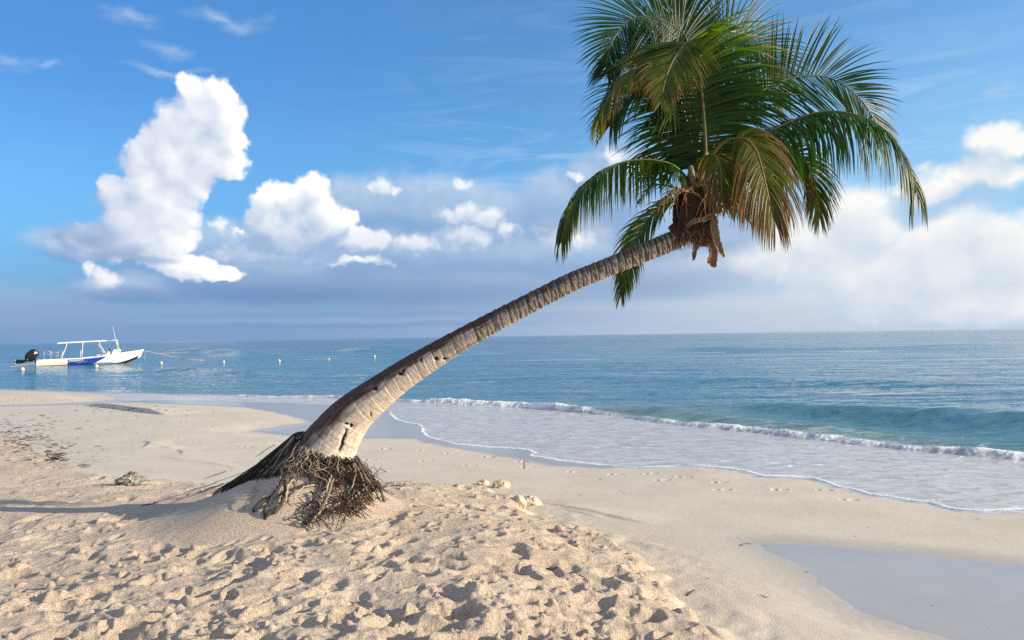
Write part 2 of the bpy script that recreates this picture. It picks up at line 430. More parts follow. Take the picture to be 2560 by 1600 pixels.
def water_material():
    mt, b, pr, out = mat_new('sea_water')
    at_ = b.n('ShaderNodeAttribute', attribute_name='zone')
    sp = b.n('ShaderNodeSeparateColor'); b.put(sp.inputs[0], at_.outputs['Color'])
    foam, film, deep = sp.outputs[0], sp.outputs[1], sp.outputs[2]
    tcn = b.n('ShaderNodeTexCoord'); O = tcn.outputs['Object']
    base = b.n('ShaderNodeValToRGB'); b.put(base.inputs[0], deep)
    e = base.color_ramp.elements
    e[0].position = 0.0; e[0].color = (0.17, 0.27, 0.24, 1)
    e[1].position = 1.0; e[1].color = (0.010, 0.095, 0.165, 1)
    for p_, c_ in ((0.10, (0.10, 0.225, 0.27, 1)), (0.3, (0.07, 0.20, 0.30, 1)), (0.62, (0.035, 0.175, 0.29, 1))):
        x = e.new(p_); x.color = c_
    patch = b.noise(b.map(O, (0.02, 0.09, 1)), 1.0, 5, 0.55, '2D')
    wc = b.mix(b.ramp(patch, 0.35, 0.7), base.outputs[0], (0.05, 0.23, 0.33, 1))
    wc = b.mix(0.5, base.outputs[0], wc)
    fst = b.noise(b.map(O, (3.0, 7.0, 1)), 1.0, 7, 0.68, '2D', 0.8)
    fpt = b.noise(O, 30.0, 4, 0.7, '2D')
    sandc = b.mix(b.ramp(fst, 0.35, 0.62), (0.37, 0.34, 0.31, 1), (0.62, 0.60, 0.57, 1))
    sandc = b.mix(b.M('MULTIPLY', b.ramp(fpt, 0.60, 0.72), 0.55), sandc, (0.80, 0.80, 0.80, 1))
    wc = b.mix(film, wc, sandc)
    bub = b.noise(O, 26.0, 5, 0.7)
    fm = b.ramp(b.M('ADD', foam, b.M('MULTIPLY', b.M('SUBTRACT', bub, 0.5), 1.3)), 0.38, 0.62)
    fm = b.M('MULTIPLY', fm, b.ramp(foam, 0.02, 0.12))
    col = b.mix(fm, wc, (0.86, 0.86, 0.84, 1))
    b.put(pr.inputs['Base Color'], col)
    b.put(pr.inputs['Roughness'], b.M('ADD', b.M('MULTIPLY_ADD', fm, 0.6, 0.07), b.M('MULTIPLY', film, 0.16)))
    pr.inputs['IOR'].default_value = 1.33; pr.inputs['Specular IOR Level'].default_value = 0.42
    # ripples, finer near the shore, broader far out
    near = b.noise(b.map(O, (1.9, 6.0, 1), rot=(0, 0, math.radians(12))), 1.0, 6, 0.62, '2D', 0.6)
    midr = b.noise(b.map(O, (0.35, 1.7, 1), rot=(0, 0, math.radians(8))), 1.0, 5, 0.6, '2D', 0.5)
    farr = b.noise(b.map(O, (0.03, 0.22, 1)), 1.0, 6, 0.6, '2D')
    hh = b.M('ADD', b.M('MULTIPLY', near, 0.034), b.M('MULTIPLY', midr, 0.13))
    hh = b.M('ADD', hh, b.M('MULTIPLY', farr, 1.6))
    calm = b.M('SUBTRACT', 1.0, b.M('MULTIPLY', film, 0.88))
    n1 = b.bump(hh, b.M('MULTIPLY', calm, 0.75), 1.0)
    n2 = b.bump(bub, b.M('MULTIPLY', fm, 0.8), 0.02, n1)
    b.put(pr.inputs['Normal'], n2)
    return mt
M_SAND = sand_material()
M_WATER = water_material()

# ------------------------------------------------------------------ shore lines, unprojected from the photograph to the beach plane
foamline = [(972, 1029), (974, 1038), (989, 1050), (1010, 1056), (1044, 1062), (1053, 1070), (1051, 1081), (1062, 1090), (1082, 1098), (1133, 1111), (1180, 1116), (1229, 1120), (1290, 1123), (1318, 1127), (1334, 1133), (1322, 1138), (1325, 1142), (1350, 1144), (1394, 1153),
            (1440, 1158), (1490, 1163), (1550, 1167), (1586, 1171), (1650, 1169), (1750, 1166), (1790, 1170), (1860, 1178), (1885, 1186), (1908, 1192), (1960, 1193), (2025, 1197), (2060, 1206), (2093, 1218), (2130, 1224), (2169, 1237), (2220, 1243), (2272, 1252), (2320, 1258), (2360, 1270), (2388, 1275), (2430, 1278), (2464, 1280), (2520, 1277), (2560, 1277), (2700, 1284), (3000, 1330), (3600, 1440)]
shore_left = [(-2500, 985), (-900, 975), (-300, 972), (0, 977), (110, 979), (200, 982), (262, 986), (292, 994), (300, 1001), (420, 1001), (560, 1004), (700, 1008), (830, 1013), (920, 1019)]
SHORE = [tuple(gnd(a, b_, 0.0))[:2] for a, b_ in shore_left + foamline]
SEA_POLY = SHORE + [(60, 3), (90000, 3), (90000, 90000), (-90000, 90000), (-90000, 60)]
wetpoly = [(-200, 1020), (0, 1017), (120, 1014), (290, 1006), (420, 1010), (500, 1012), (620, 1017), (700, 1030), (760, 1045), (790, 1056), (720, 1066), (640, 1078), (720, 1087), (800, 1092), (930, 1093), (1055, 1094), (1085, 1105), (1400, 1160), (1500, 1165), (1700, 1140), (1200, 1060), (900, 990), (600, 996), (300, 998), (290, 1000), (200, 1008), (0, 1013), (-200, 1014)]
WET = G(wetpoly, 0.02)
spit = G([(-1500, 1010), (-400, 968), (0, 974), (130, 978), (230, 984), (280, 992), (270, 1000), (200, 1006), (80, 1010), (-100, 1014), (-400, 1018)], 0.05)
puddle = [(1890, 1358), (1960, 1357), (2050, 1362), (2160, 1372), (2300, 1386), (2440, 1400), (2560, 1412), (2900, 1450), (3300, 1520), (3300, 1900), (2700, 1760), (2480, 1640), (2330, 1590), (2230, 1560), (2130, 1520), (2080, 1490), (2045, 1462), (2010, 1430), (1985, 1408), (1940, 1392), (1905, 1376)]
PZ = 0.085
PUD = G(puddle, PZ)
drypoly = [(-1500, 1010), (-500, 1040), (0, 1072), (60, 1085), (120, 1120), (180, 1150), (240, 1168), (330, 1180), (430, 1184), (520, 1190), (620, 1190), (760, 1190), (900, 1192), (1000, 1206), (1100, 1212), (1190, 1214), (1270, 1224), (1330, 1262), (1360, 1290), (1420, 1306), (1480, 1322), (1540, 1340), (1600, 1362), (1645, 1398), (1665, 1430), (1690, 1470), (1760, 1530), (1850, 1600), (1960, 1720), (2100, 1900)]
DRY = G(drypoly, 0.22) + [(2.2, 2.0), (2.6, -3), (-40, -3), (-40, 12)]

# ------------------------------------------------------------------ the beach: one sheet to the horizon
def rings(segs):
    r = [segs[0][0]]
    for (a, b_, st) in segs:
        n = max(1, int(math.ceil(math.log(b_ / a) / st)))
        r += list(a * (b_ / a) ** (np.arange(1, n + 1) / n))
    return np.array(r)
def azimuths(fine, st):
    f = np.arange(-fine, fine + st / 2, st)
    l = np.linspace(-math.radians(100), -fine, 90, endpoint=False)
    return np.concatenate([l, f, -l[::-1]])
def grid_faces(nr, na):
    i = np.arange(nr - 1)[:, None]; j = np.arange(na - 1)[None, :]
    a = i * na + j
    return np.stack([a, a + 1, a + na + 1, a + na], -1).reshape(-1, 4)
R_ = rings([(0.6, 3.6, 0.03), (3.6, 9.5, 0.0023), (9.5, 42, 0.0042), (42, 200, 0.03), (200, 30000, 0.12)])
A_ = azimuths(math.radians(39), 0.00125)
RR, AA = np.meshgrid(R_, A_, indexing='ij')
X = (RR * np.sin(AA)); Y = (RR * np.cos(AA))
sd = polysd(X, Y, SEA_POLY)              # + inland
inl = np.clip(sd, 0, None)
Z = 0.045 * np.minimum(inl, 1.0) + 0.020 * np.clip(inl - 1.0, 0, 4.5)
Z = np.where(sd < 0, np.maximum(0.035 * sd, -2.5) - 0.03 * sstep(0, -0.2, sd), Z)
wp = polysd(X, Y, WET)
Z = np.where(sd > 0, Z * sstep(-0.25, 1.2, wp) + 0.012 * (1 - sstep(-0.25, 1.2, wp)), Z)
spd = polysd(X, Y, spit)
Z = np.maximum(Z, 0.22 * sstep(0.0, -2.6, spd) - 0.02 + 0.0 * spd) if True else Z
Z = np.where((spd < 0), np.maximum(Z, 0.22 * sstep(0.0, -2.6, spd)), Z)
# puddle hollow
pd = polysd(X, Y, PUD)
pd = pd + (0.07 * perlin(X * 2.2, Y * 2.2, 51) + 0.05 * perlin(X * 6, Y * 6, 52) + 0.02 * perlin(X * 17, Y * 17, 53)) * sstep(0.9, -0.3, Y - 6.4 + 0.25 * (X - 2.2))
tgt = PZ + np.where(pd < 0, np.maximum(0.05 * pd, -0.03), 0.035 * pd)
blend = sstep(0.05, 0.8, pd)
Z = np.where((pd < 0.8) & (sd > 0.15), tgt * (1 - blend) + Z * blend, Z)
# churned dry sand above the flat
dd = -polysd(X, Y, DRY)                  # + inside the dry zone
wob = 0.20 * perlin(X * 1.4, Y * 1.4, 5) + 0.13 * perlin(X * 4, Y * 4, 55) + 0.05 * perlin(X * 10, Y * 10, 56)
ddw = dd + wob * (1 - sstep(0.8, 1.6, dd))
slopeleft = np.clip((-2.6 - X) / 6.0, 0, 1) * 0.17
drytop = 0.30 + 0.06 * np.clip(4.5 - Y * 0.6, 0, 3) / 3
crest = np.exp(-((X + 0.6) / 1.8) ** 2) * 0.07
near_edge = 0.45 * sstep(0.0, 0.28, ddw) + 0.55 * sstep(0.0, 1.7, ddw)
left_edge = sstep(-0.1, 3.2, ddw)
lf = sstep(-2.2, -4.0, X)
Zd = (near_edge * (1 - lf) + left_edge * lf) * (drytop + crest - slopeleft)
Z = Z + Zd * (RR < 200)
# faint wind ripples and low soft humps between the dry edge and the flat
soft = sstep(-0.75, -0.05, dd) * (1 - sstep(0.0, 0.1, dd)) * sstep(-1.0, 0.5, X)
Z += soft * (0.065 * np.clip(perlin(X * 3.1, Y * 3.1, 21), 0, 1) ** 1.2 + 0.012 * perlin(X * 8, Y * 8, 4))

# mound under the palm
MC = (-1.80, 7.58)
ang = (np.degrees(np.arctan2(Y - MC[1], X - MC[0])) + 360) % 360
kang = [0, 45, 90, 135, 160, 180, 225, 270, 315, 360]
krad = [0.72, 0.60, 0.62, 1.15, 1.62, 1.75, 1.60, 1.18, 0.90, 0.72]
Rm = np.interp(ang, kang, krad)
mr = np.hypot(X - MC[0], Y - MC[1])
tm = np.clip(mr / Rm, 0, 1)
mound = 0.50 * (0.55 * (1 - tm) + 0.45 * (0.5 + 0.5 * np.cos(np.pi * tm)))
mound += 0.02 * perlin(X * 2.5, Y * 2.5, 31) * (1 - tm)
Z += mound
calm = sstep(0.75, 1.25, mr / Rm)
# smooth trampled patch lying left of the mound
calm *= 1 - 0.65 * np.exp(-((Y - 8.0 + 0.05 * (X + 3)) / 0.42) ** 2) * sstep(-1.5, -2.2, X)
cm = sstep(-0.02, 0.30, ddw) * calm
nearf = (RR < 45)
# undulation and crust
Z += cm * nearf * (0.050 * perlin(X * 1.15, Y * 1.15, 1) + 0.034 * perlin(X * 2.4, Y * 2.4, 2))
wx = X + 0.10 * perlin(X * 3, Y * 3, 8); wy = Y + 0.10 * perlin(X * 3, Y * 3, 9)
rid = 1 - np.abs(perlin(wx * 3.6, wy * 3.6, 3)) * 2
Z += cm * nearf * 0.010 * np.clip(rid, 0, 1) ** 3
crum = sstep(0.05, 0.4, perlin(X * 1.7, Y * 1.7, 40))
Z += cm * nearf * (0.006 * perlin(X * 9, Y * 9, 6) + crum * 0.012 * np.abs(perlin(X * 16, Y * 16, 7)) + 0.0035 * perlin(X * 30, Y * 30, 10))
Z += nearf * (1 - cm) * (sd > 0.3) * (pd > 0.05) * 0.0012 * perlin(X * 14, Y * 14, 12)

def window(cx_, cy_, rad):
    r = math.hypot(cx_, cy_); a = math.atan2(cx_, cy_)
    i0, i1 = np.searchsorted(R_, [r - rad, r + rad]); da = rad / max(r - rad, 0.5)
    j0, j1 = np.searchsorted(A_, [a - da, a + da])
    return slice(i0, i1), slice(j0, j1)
def stamp(cx_, cy_, th, L, W, depth, rim=0.35, kind='foot'):
    I, J = window(cx_, cy_, max(L, W) * 2.2)
    if I.start >= I.stop or J.start >= J.stop: return
    x = X[I, J] - cx_; y = Y[I, J] - cy_
    u = x * math.cos(th) + y * math.sin(th); v = -x * math.sin(th) + y * math.cos(th)
    q = np.sqrt((u / L) ** 2 + (v / W) ** 2)
    if kind == 'foot':
        q = q * (1 + 0.18 * perlin(X[I, J] * 9, Y[I, J] * 9, 15))
        dz = -depth * (1 - sstep(0.45, 1.0, q)) + depth * rim * np.exp(-((q - 1.18) / 0.24) ** 2) * (0.7 + 0.6 * perlin(X[I, J] * 12, Y[I, J] * 12, 13))
    else:
        q = q * (1 + 0.5 * perlin(X[I, J] * 14, Y[I, J] * 14, 14))
        dz = depth * (1 - sstep(0.25, 1.0, q))
    Z[I, J] += dz * CM[I, J]
CM = cm * nearf
R2 = random.Random(5)
cnt = 0
while cnt < 1150:
    r = 3.2 * (26 / 3.2) ** (R2.random() ** 1.35); a = R2.uniform(-0.72, 0.62)
    x, y = r * math.sin(a), r * math.cos(a)
    i = np.searchsorted(R_, r); j = np.searchsorted(A_, a)
    if CM[min(i, len(R_) - 1), min(j, len(A_) - 1)] < 0.35: continue
    cnt += 1
    th = R2.gauss(0.4, 0.9)
    s = R2.uniform(0.5, 1.4)
    stamp(x, y, th, 0.135 * s, 0.065 * s * R2.uniform(.8, 1.5), R2.uniform(0.011, 0.030) * (0.8 + .4 * s), R2.uniform(0.1, 0.45))
cnt = 0
while cnt < 2000:
    r = 3.2 * (16 / 3.2) ** (R2.random() ** 1.2); a = R2.uniform(-0.72, 0.5)
    x, y = r * math.sin(a), r * math.cos(a)
    i = np.searchsorted(R_, r); j = np.searchsorted(A_, a)
    if CM[min(i, len(R_) - 1), min(j, len(A_) - 1)] < 0.5: continue
    if perlin(np.array([x * 1.1]), np.array([y * 1.1]), 44)[0] < -0.05 and R2.random() < 0.75: continue
    cnt += 1
    s = R2.uniform(0.012, 0.045) * (1.9 if R2.random() < 0.08 else 1)
    stamp(x, y, R2.uniform(0, 3), s, s * R2.uniform(.5, 1), s * R2.uniform(0.30, 0.6), kind='clod')
# bare footprints on the firm sand
CM = np.ones_like(Z) * nearf * sstep(0.0, 0.05, pd)
prints = [(35, 305), (90, 260), (240, 305), (230, 263), (400, 320), (330, 273), (610, 320), (465, 282), (780, 338), (590, 298), (930, 347), (1060, 342), (1180, 360), (1100, 372), (1310, 378), (1320, 408), (1530, 403), (1690, 398), (1780, 435)]
prints = [(900 + a / 1.458, 940 + b_ / 1.458) for a, b_ in prints]
prints += [(a / 3.025, 960 + b_ / 3.025) for a, b_ in ((1365, 424), (1475, 449), (1870, 485), (1800, 360), (1640, 350), (1580, 333), (1440, 327), (1380, 312), (1200, 300), (1090, 280), (1940, 360), (2090, 385), (1050, 268), (1130, 415), (1000, 395))]
for (a, b_) in prints:
    g = gnd(a, b_, 0.08); th = R2.uniform(-0.3, 0.25)
    c_, s_ = math.cos(th), math.sin(th)
    stamp(g.x - 0.075 * c_, g.y - 0.075 * s_, th, 0.055, 0.042, 0.020, 0.3)
    stamp(g.x + 0.055 * c_, g.y + 0.055 * s_, th, 0.085, 0.05, 0.018, 0.3)
def scarp(pts, h, reach, z=0.06, flip=1):
    P2 = [tuple(gnd(a, b_, z))[:2] for a, b_ in pts]
    xs = [p[0] for p in P2]; ys = [p[1] for p in P2]
    mk = (X > min(xs) - reach) & (X < max(xs) + reach) & (Y > min(ys) - reach) & (Y < max(ys) + reach)
    d, par, side = segdist(X[mk], Y[mk], P2)
    n = len(P2) - 1
    endf = np.clip(np.minimum(par, n - par) / (0.28 * n), 0, 1)
    s = d * side * flip
    Z[mk] += h * endf * sstep(-0.03, 0.03, s) * (1 - sstep(0.03, reach, s))
scarp([(190, 1016), (235, 1019), (290, 1026), (340, 1034), (385, 1041), (420, 1047)], 0.11, 2.6, 0.05, 1)
scarp([(352, 1107), (372, 1112), (365, 1120), (350, 1125)], 0.03, 0.5, 0.1, 1)
scarp([(360, 1118), (400, 1121), (440, 1128)], 0.02, 0.4, 0.1, 1)
scarp([(440, 1127), (452, 1133), (456, 1140)], 0.02, 0.4, 0.1, 1)
scarp([(395, 1142), (450, 1155), (530, 1163), (590, 1167)], 0.012, 0.3, 0.1, 1)
scarp([(560, 1111), (620, 1109), (720, 1108)], 0.022, 0.5, 0.1, 1)
scarp([(480, 1155), (560, 1168), (600, 1175)], 0.010, 0.25, 0.1, 1)
scarp([(1340, 1248), (1400, 1262), (1470, 1276), (1560, 1294), (1640, 1308)], 0.02, 0.6, 0.12, 1)
scarp([(1380, 1262), (1450, 1278), (1500, 1290)], 0.014, 0.4, 0.12, 1)

wetm = (1 - sstep(-0.02, 0.30, wp + 0.12 * perlin(X * 2, Y * 4, 60))) * (sd > -0.3)
wetm = np.maximum(wetm, (1 - sstep(0.01, 0.10, sd + 0.03 * perlin(X * 3, Y * 3, 61))) * 0.8)
wetm = np.maximum(wetm, 0.42 * (1 - sstep(0.0, 0.45, pd)))
wetm = wetm * (spd > -0.2) + 0
drym = sstep(-0.03, 0.16, ddw + 0.05 * perlin(X * 6, Y * 6, 62))
softm = sstep(-1.2, 0.0, dd + 0.15 * perlin(X * 2, Y * 2, 63)) * 0.45 * sstep(-1.0, 0.3, X)
drym = np.maximum(drym, softm)
drym = np.maximum(drym, 0.35 * (spd < 0))
Lc = [tuple(gnd(a, b_, 0.12))[:2] for a, b_ in ((-200, 1050), (0, 1070), (60, 1088), (130, 1125), (200, 1155))]
ld, _, _ = segdist(X, Y, Lc)
litm = np.exp(-(ld / 0.9) ** 2) * sstep(-2.8, -4.2, X)
Lc2 = [tuple(gnd(a, b_, 0.05))[:2] for a, b_ in ((230, 1019), (300, 1022), (400, 1023), (430, 1028))]
ld2, _, _ = segdist(X, Y, Lc2)
litm = np.maximum(litm, 0.8 * np.exp(-(ld2 / 0.5) ** 2))
zone = np.stack([drym, wetm, litm, np.ones_like(X)], -1)
sand = mesh_np('sand', np.stack([X, Y, Z], -1).reshape(-1, 3), grid_faces(len(R_), len(A_)), M_SAND, attrs={'zone': zone.reshape(-1, 4)})
tag(sand, 'pale coral sand beach, churned in front and smooth towards the water', 'beach', kind='structure')
GZ = Z.copy()
def gz(x, y):
    r = math.hypot(x, y); a = math.atan2(x, y)
    i = int(np.clip(np.searchsorted(R_, r), 1, len(R_) - 1)); j = int(np.clip(np.searchsorted(A_, a), 1, len(A_) - 1))
    fr = (r - R_[i - 1]) / (R_[i] - R_[i - 1]); fa = (a - A_[j - 1]) / (A_[j] - A_[j - 1])
    z0 = GZ[i - 1, j - 1] * (1 - fa) + GZ[i - 1, j] * fa; z1 = GZ[i, j - 1] * (1 - fa) + GZ[i, j] * fa
    return float(z0 * (1 - fr) + z1 * fr)
def hit(px, py):
    """first point of the beach seen through a photo pixel"""
    d = ray(px, py).normalized(); t = 3.0
    while t < 60:
        p = CAM + d * t
        if p.z <= gz(p.x, p.y): return p
        t += 0.02
    return gnd(px, py, 0)
del RR, AA

# ------------------------------------------------------------------ the sea
Rs = rings([(6.5, 60, 0.0036), (60, 420, 0.0075), (420, 30000, 0.05)])
As = azimuths(math.radians(38), 0.0016)
R2g, A2g = np.meshgrid(Rs, As, indexing='ij')
XS = R2g * np.sin(A2g); YS = R2g * np.cos(A2g)
ss = -polysd(XS, YS, SEA_POLY)           # + out at sea
brk = [(-3000, 960), (-600, 966), (0, 974), (200, 981), (330, 985), (420, 988), (540, 990), (700, 993), (830, 995), (1000, 1003), (1100, 1008), (1200, 1013), (1300, 1018), (1430, 1029), (1540, 1040), (1640, 1056), (1740, 1066), (1860, 1078), (1960, 1090), (2066, 1101), (2170, 1113), (2272, 1124), (2400, 1136), (2560, 1149), (2800, 1172), (3400, 1240)]
BRK = [tuple(gnd(a, b_, 0.02))[:2] for a, b_ in brk]
bd, bpar, bside = segdist(XS, YS, BRK)
bs = bd * bside                            # + seaward
ipx = np.interp(bpar, np.arange(len(brk)), [p[0] for p in brk])   # place along the breaker
jit = 0.06 * perlin(XS * 2.2, YS * 2.2, 71) + 0.03 * perlin(XS * 7, YS * 7, 72)
bj = bs + jit
film = 1 - sstep(0.10, 0.42, bj)
ZS = 0.006 + 0.0 * XS
near = np.exp(-(R2g / 70) ** 2)
out_ = sstep(0.3, 4, bs)
# first breaker: crest height along its length
hk = np.interp(ipx, [0, 400, 560, 800, 1000, 1080, 1300, 1430, 1640, 1800, 2200, 2560, 3000], [0.02, 0.04, 0.05, 0.07, 0.10, 0.14, 0.15, 0.14, 0.07, 0.08, 0.09, 0.10, 0.10])
front = np.clip((bj + 0.02) / 0.22, 0, 1); back = np.exp(-(np.clip(bj - 0.22, 0, None) / 0.55) ** 2)
hk = hk * (0.85 + 0.9 * perlin(XS * 0.7, YS * 0.7, 73) + 0.4 * perlin(XS * 2.1, YS * 2.1, 74))
ZS += hk * (front ** 0.7) * back
# green wave standing behind the foam strip on the right
h2 = np.interp(ipx, [1300, 1480, 1700, 2000, 2250, 2500], [0.0, 0.16, 0.18, 0.15, 0.08, 0.0])
ZS += h2 * sstep(0.2, 1.2, bj) * np.exp(-(np.clip(bj - 1.2, 0, None) / 1.0) ** 2)
def swell(pts, h, wf, wb, z=0.15):
    P2 = [tuple(gnd(a, b_, z))[:2] for a, b_ in pts]
    xs = [p[0] for p in P2]; ys = [p[1] for p in P2]; q = 4 * wb + 2
    mk = (XS > min(xs) - q) & (XS < max(xs) + q) & (YS > min(ys) - q) & (YS < max(ys) + q)
    d, par, side = segdist(XS[mk], YS[mk], P2)
    n = len(P2) - 1
    s = d * side + 0.10 * wf * perlin(XS[mk] / wf * 0.7, YS[mk] / wf * 0.7, 77)
    endf = sstep(0.0, 0.3 * n, np.minimum(par, n - par))
    ZS[mk] += h * endf * np.where(s < 0, np.exp(-(s / wf) ** 2), np.exp(-(s / wb) ** 2))
swell([(1500, 1000), (1750, 1006), (1950, 1012), (2200, 1020), (2400, 1026), (2560, 1032), (2900, 1046), (3300, 1060)], 0.34, 0.9, 1.8, 0.3)
swell([(1150, 938), (1500, 941), (1900, 946), (2300, 952), (2800, 958)], 0.16, 1.8, 2.6)
swell([(250, 925), (420, 919), (520, 921), (650, 927), (760, 931)], 0.32, 1.6, 2.6, 0.3)
swell([(440, 880), (480, 878), (510, 877), (560, 880), (640, 883)], 1.0, 4.0, 6.0, 0.5)
swell([(870, 872), (905, 870), (935, 869), (990, 871)], 0.7, 4.0, 6.0, 0.5)
swell([(1500, 872), (1900, 866), (2300, 862), (2700, 860)], 0.4, 5.0, 9.0, 0.3)
swell([(60, 892), (150, 888), (260, 890), (360, 893)], 0.35, 4.0, 6.0, 0.3)
amb = 0.030 * perlin(XS * 0.45, YS * 1.3, 81) + 0.017 * perlin(XS * 1.3, YS * 3.2, 82) + 0.008 * perlin(XS * 3.1, YS * 7, 83)
ZS += amb * out_ * near * 1.6
ZS += 0.07 * perlin(XS * 0.07, YS * 0.22, 84) * sstep(4, 14, bs) * (R2g < 500)
ZS += 0.0015 * perlin(XS * 5, YS * 9, 85) * film
# foam bead along the run-up
bead = np.exp(-((ss - 0.035 - 0.012 * perlin(XS * 5, YS * 5, 91)) / 0.036) ** 2)
edgek = sstep(-3.7, -3.2, XS) * 1.0
bead = bead * np.clip(0.85 + 1.3 * perlin(XS * 1.6, YS * 1.6, 97), 0.25, 1.3)
ZS += bead * 0.020 * edgek
hf = np.interp(ipx, [380, 560, 700, 860, 1000, 1090, 1300, 1400, 1480, 1600, 1640, 1700, 1900, 2100, 2560, 3400], [0.0, .55, .62, .5, .42, 1.2, 1.2, .9, .30, .15, .55, .6, .62, .75, .85, .85])
fw_ = np.interp(ipx, [400, 800, 1000, 1300, 1640, 2000, 2560, 3400], [.3, .35, .4, .5, .35, .35, .40, .40])
foam = hf * np.where(bj < 0.12, np.exp(-((bj - 0.12) / 0.20) ** 2), np.exp(-((bj - 0.12) / fw_) ** 2))
foam = foam * (0.72 + 0.95 * perlin(XS * 2.5, YS * 2.5, 92))
# foam spills lumps over the crest
ZS += 0.05 * np.clip(foam, 0, 1) * np.abs(perlin(XS * 9, YS * 9, 93)) + 0.02 * np.clip(foam, 0, 1) * perlin(XS * 22, YS * 22, 94)
cap = [tuple(gnd(a, b_, 0.1))[:2] for a, b_ in ((1775, 1060), (1805, 1061), (1835, 1063))]
cdist, _, _ = segdist(XS, YS, cap)
foam = np.maximum(foam, 0.9 * np.exp(-(cdist / 0.16) ** 2)); ZS += 0.05 * np.exp(-(cdist / 0.16) ** 2)
foam = np.maximum(foam, np.clip(bead * 1.5, 0, 1) * edgek)
foam = np.maximum(foam, 0.30 * film * sstep(-0.9, -0.1, bs) * edgek)
drift = sstep(0.18, 0.5, perlin(XS * 0.9 + 0.3 * perlin(XS, YS, 3), YS * 2.6, 95))
foam = np.maximum(foam, 0.36 * film * drift * edgek)
lx = XS + 0.35 * perlin(XS * 1.3, YS * 1.3, 131); ly = YS + 0.35 * perlin(XS * 1.3, YS * 1.3, 132)
lace = np.exp(-(np.abs(perlin(lx * 1.1, ly * 2.4, 133)) / 0.035) ** 2) * sstep(-0.05, 0.25, perlin(XS * 0.5, YS * 1.1, 134))
lace2 = np.exp(-(np.abs(perlin(lx * 3.2, ly * 5.0, 135)) / 0.07) ** 2) * (np.exp(-(ss / 0.6) ** 2) + np.exp(-(bs / 0.9) ** 2))
foam = np.maximum(foam, (0.62 * lace + 0.45 * lace2) * film * edgek * (ss > 0))
deep = 0.10 * sstep(0, 2.5, bs) + 0.22 * sstep(1, 9, bs) + 0.33 * sstep(6, 45, bs) + 0.35 * sstep(40, 220, bs)
zs = np.stack([np.clip(foam, 0, 1), film, deep, np.ones_like(XS)], -1)
fc = grid_faces(len(Rs), len(As))
keep = (ss.ravel()[fc] > -0.15).any(1)
fc = fc[keep]
used = np.unique(fc); remap = np.full(XS.size, -1, np.int64); remap[used] = np.arange(len(used))
sea = mesh_np('sea', np.stack([XS, YS, ZS], -1).reshape(-1, 3)[used], remap[fc], M_WATER, attrs={'zone': zs.reshape(-1, 4)[used]})
tag(sea, 'calm turquoise sea with a small breaker and thin foamy run-up', 'sea', kind='structure')


# ------------------------------------------------------------------ the pool of still water at the right
def puddle_mesh():
    mt, b, pr, out = mat_new('puddle_water')
    tcn = b.n('ShaderNodeTexCoord'); O = tcn.outputs['Object']
    n = b.noise(O, 1.6, 5, 0.6); s = b.noise(b.map(O, (9, 16, 1)), 1.0, 4, 0.7)
    c = b.mix(n, (0.38, 0.35, 0.32, 1), (0.52, 0.49, 0.45, 1))
    c = b.mix(b.M('MULTIPLY', b.ramp(s, 0.66, 0.72), 0.6), c, (0.12, 0.12, 0.12, 1))
    b.put(pr.inputs['Base Color'], c); pr.inputs['Roughness'].default_value = 0.06; pr.inputs['IOR'].default_value = 1.33
    b.put(pr.inputs['Normal'], b.bump(b.noise(O, 6, 3), 0.35, 0.004))
    me = bpy.data.meshes.new('puddle'); bm = bmesh.new()
    vs = [bm.verts.new((x, y, PZ - 0.0015)) for x, y in G(puddle_out, PZ)]
    bm.faces.new(vs); bmesh.ops.triangulate(bm, faces=bm.faces[:]); bm.normal_update()
    for f in bm.faces:
        if f.normal.z < 0: f.normal_flip()
    bm.to_mesh(me); bm.free(); me.materials.append(mt)
    o = bpy.data.objects.new('puddle', me); COL.objects.link(o)
    tag(o, 'shallow still puddle reflecting grey-blue sky at the lower right', 'puddle', kind='structure')
# grow the outline a little so that the sand itself cuts the edge of the water
_c = Vector((2400, 1480))
puddle_out = [tuple(_c + (Vector(p) - _c) * 1.03) for p in puddle]
puddle_mesh()
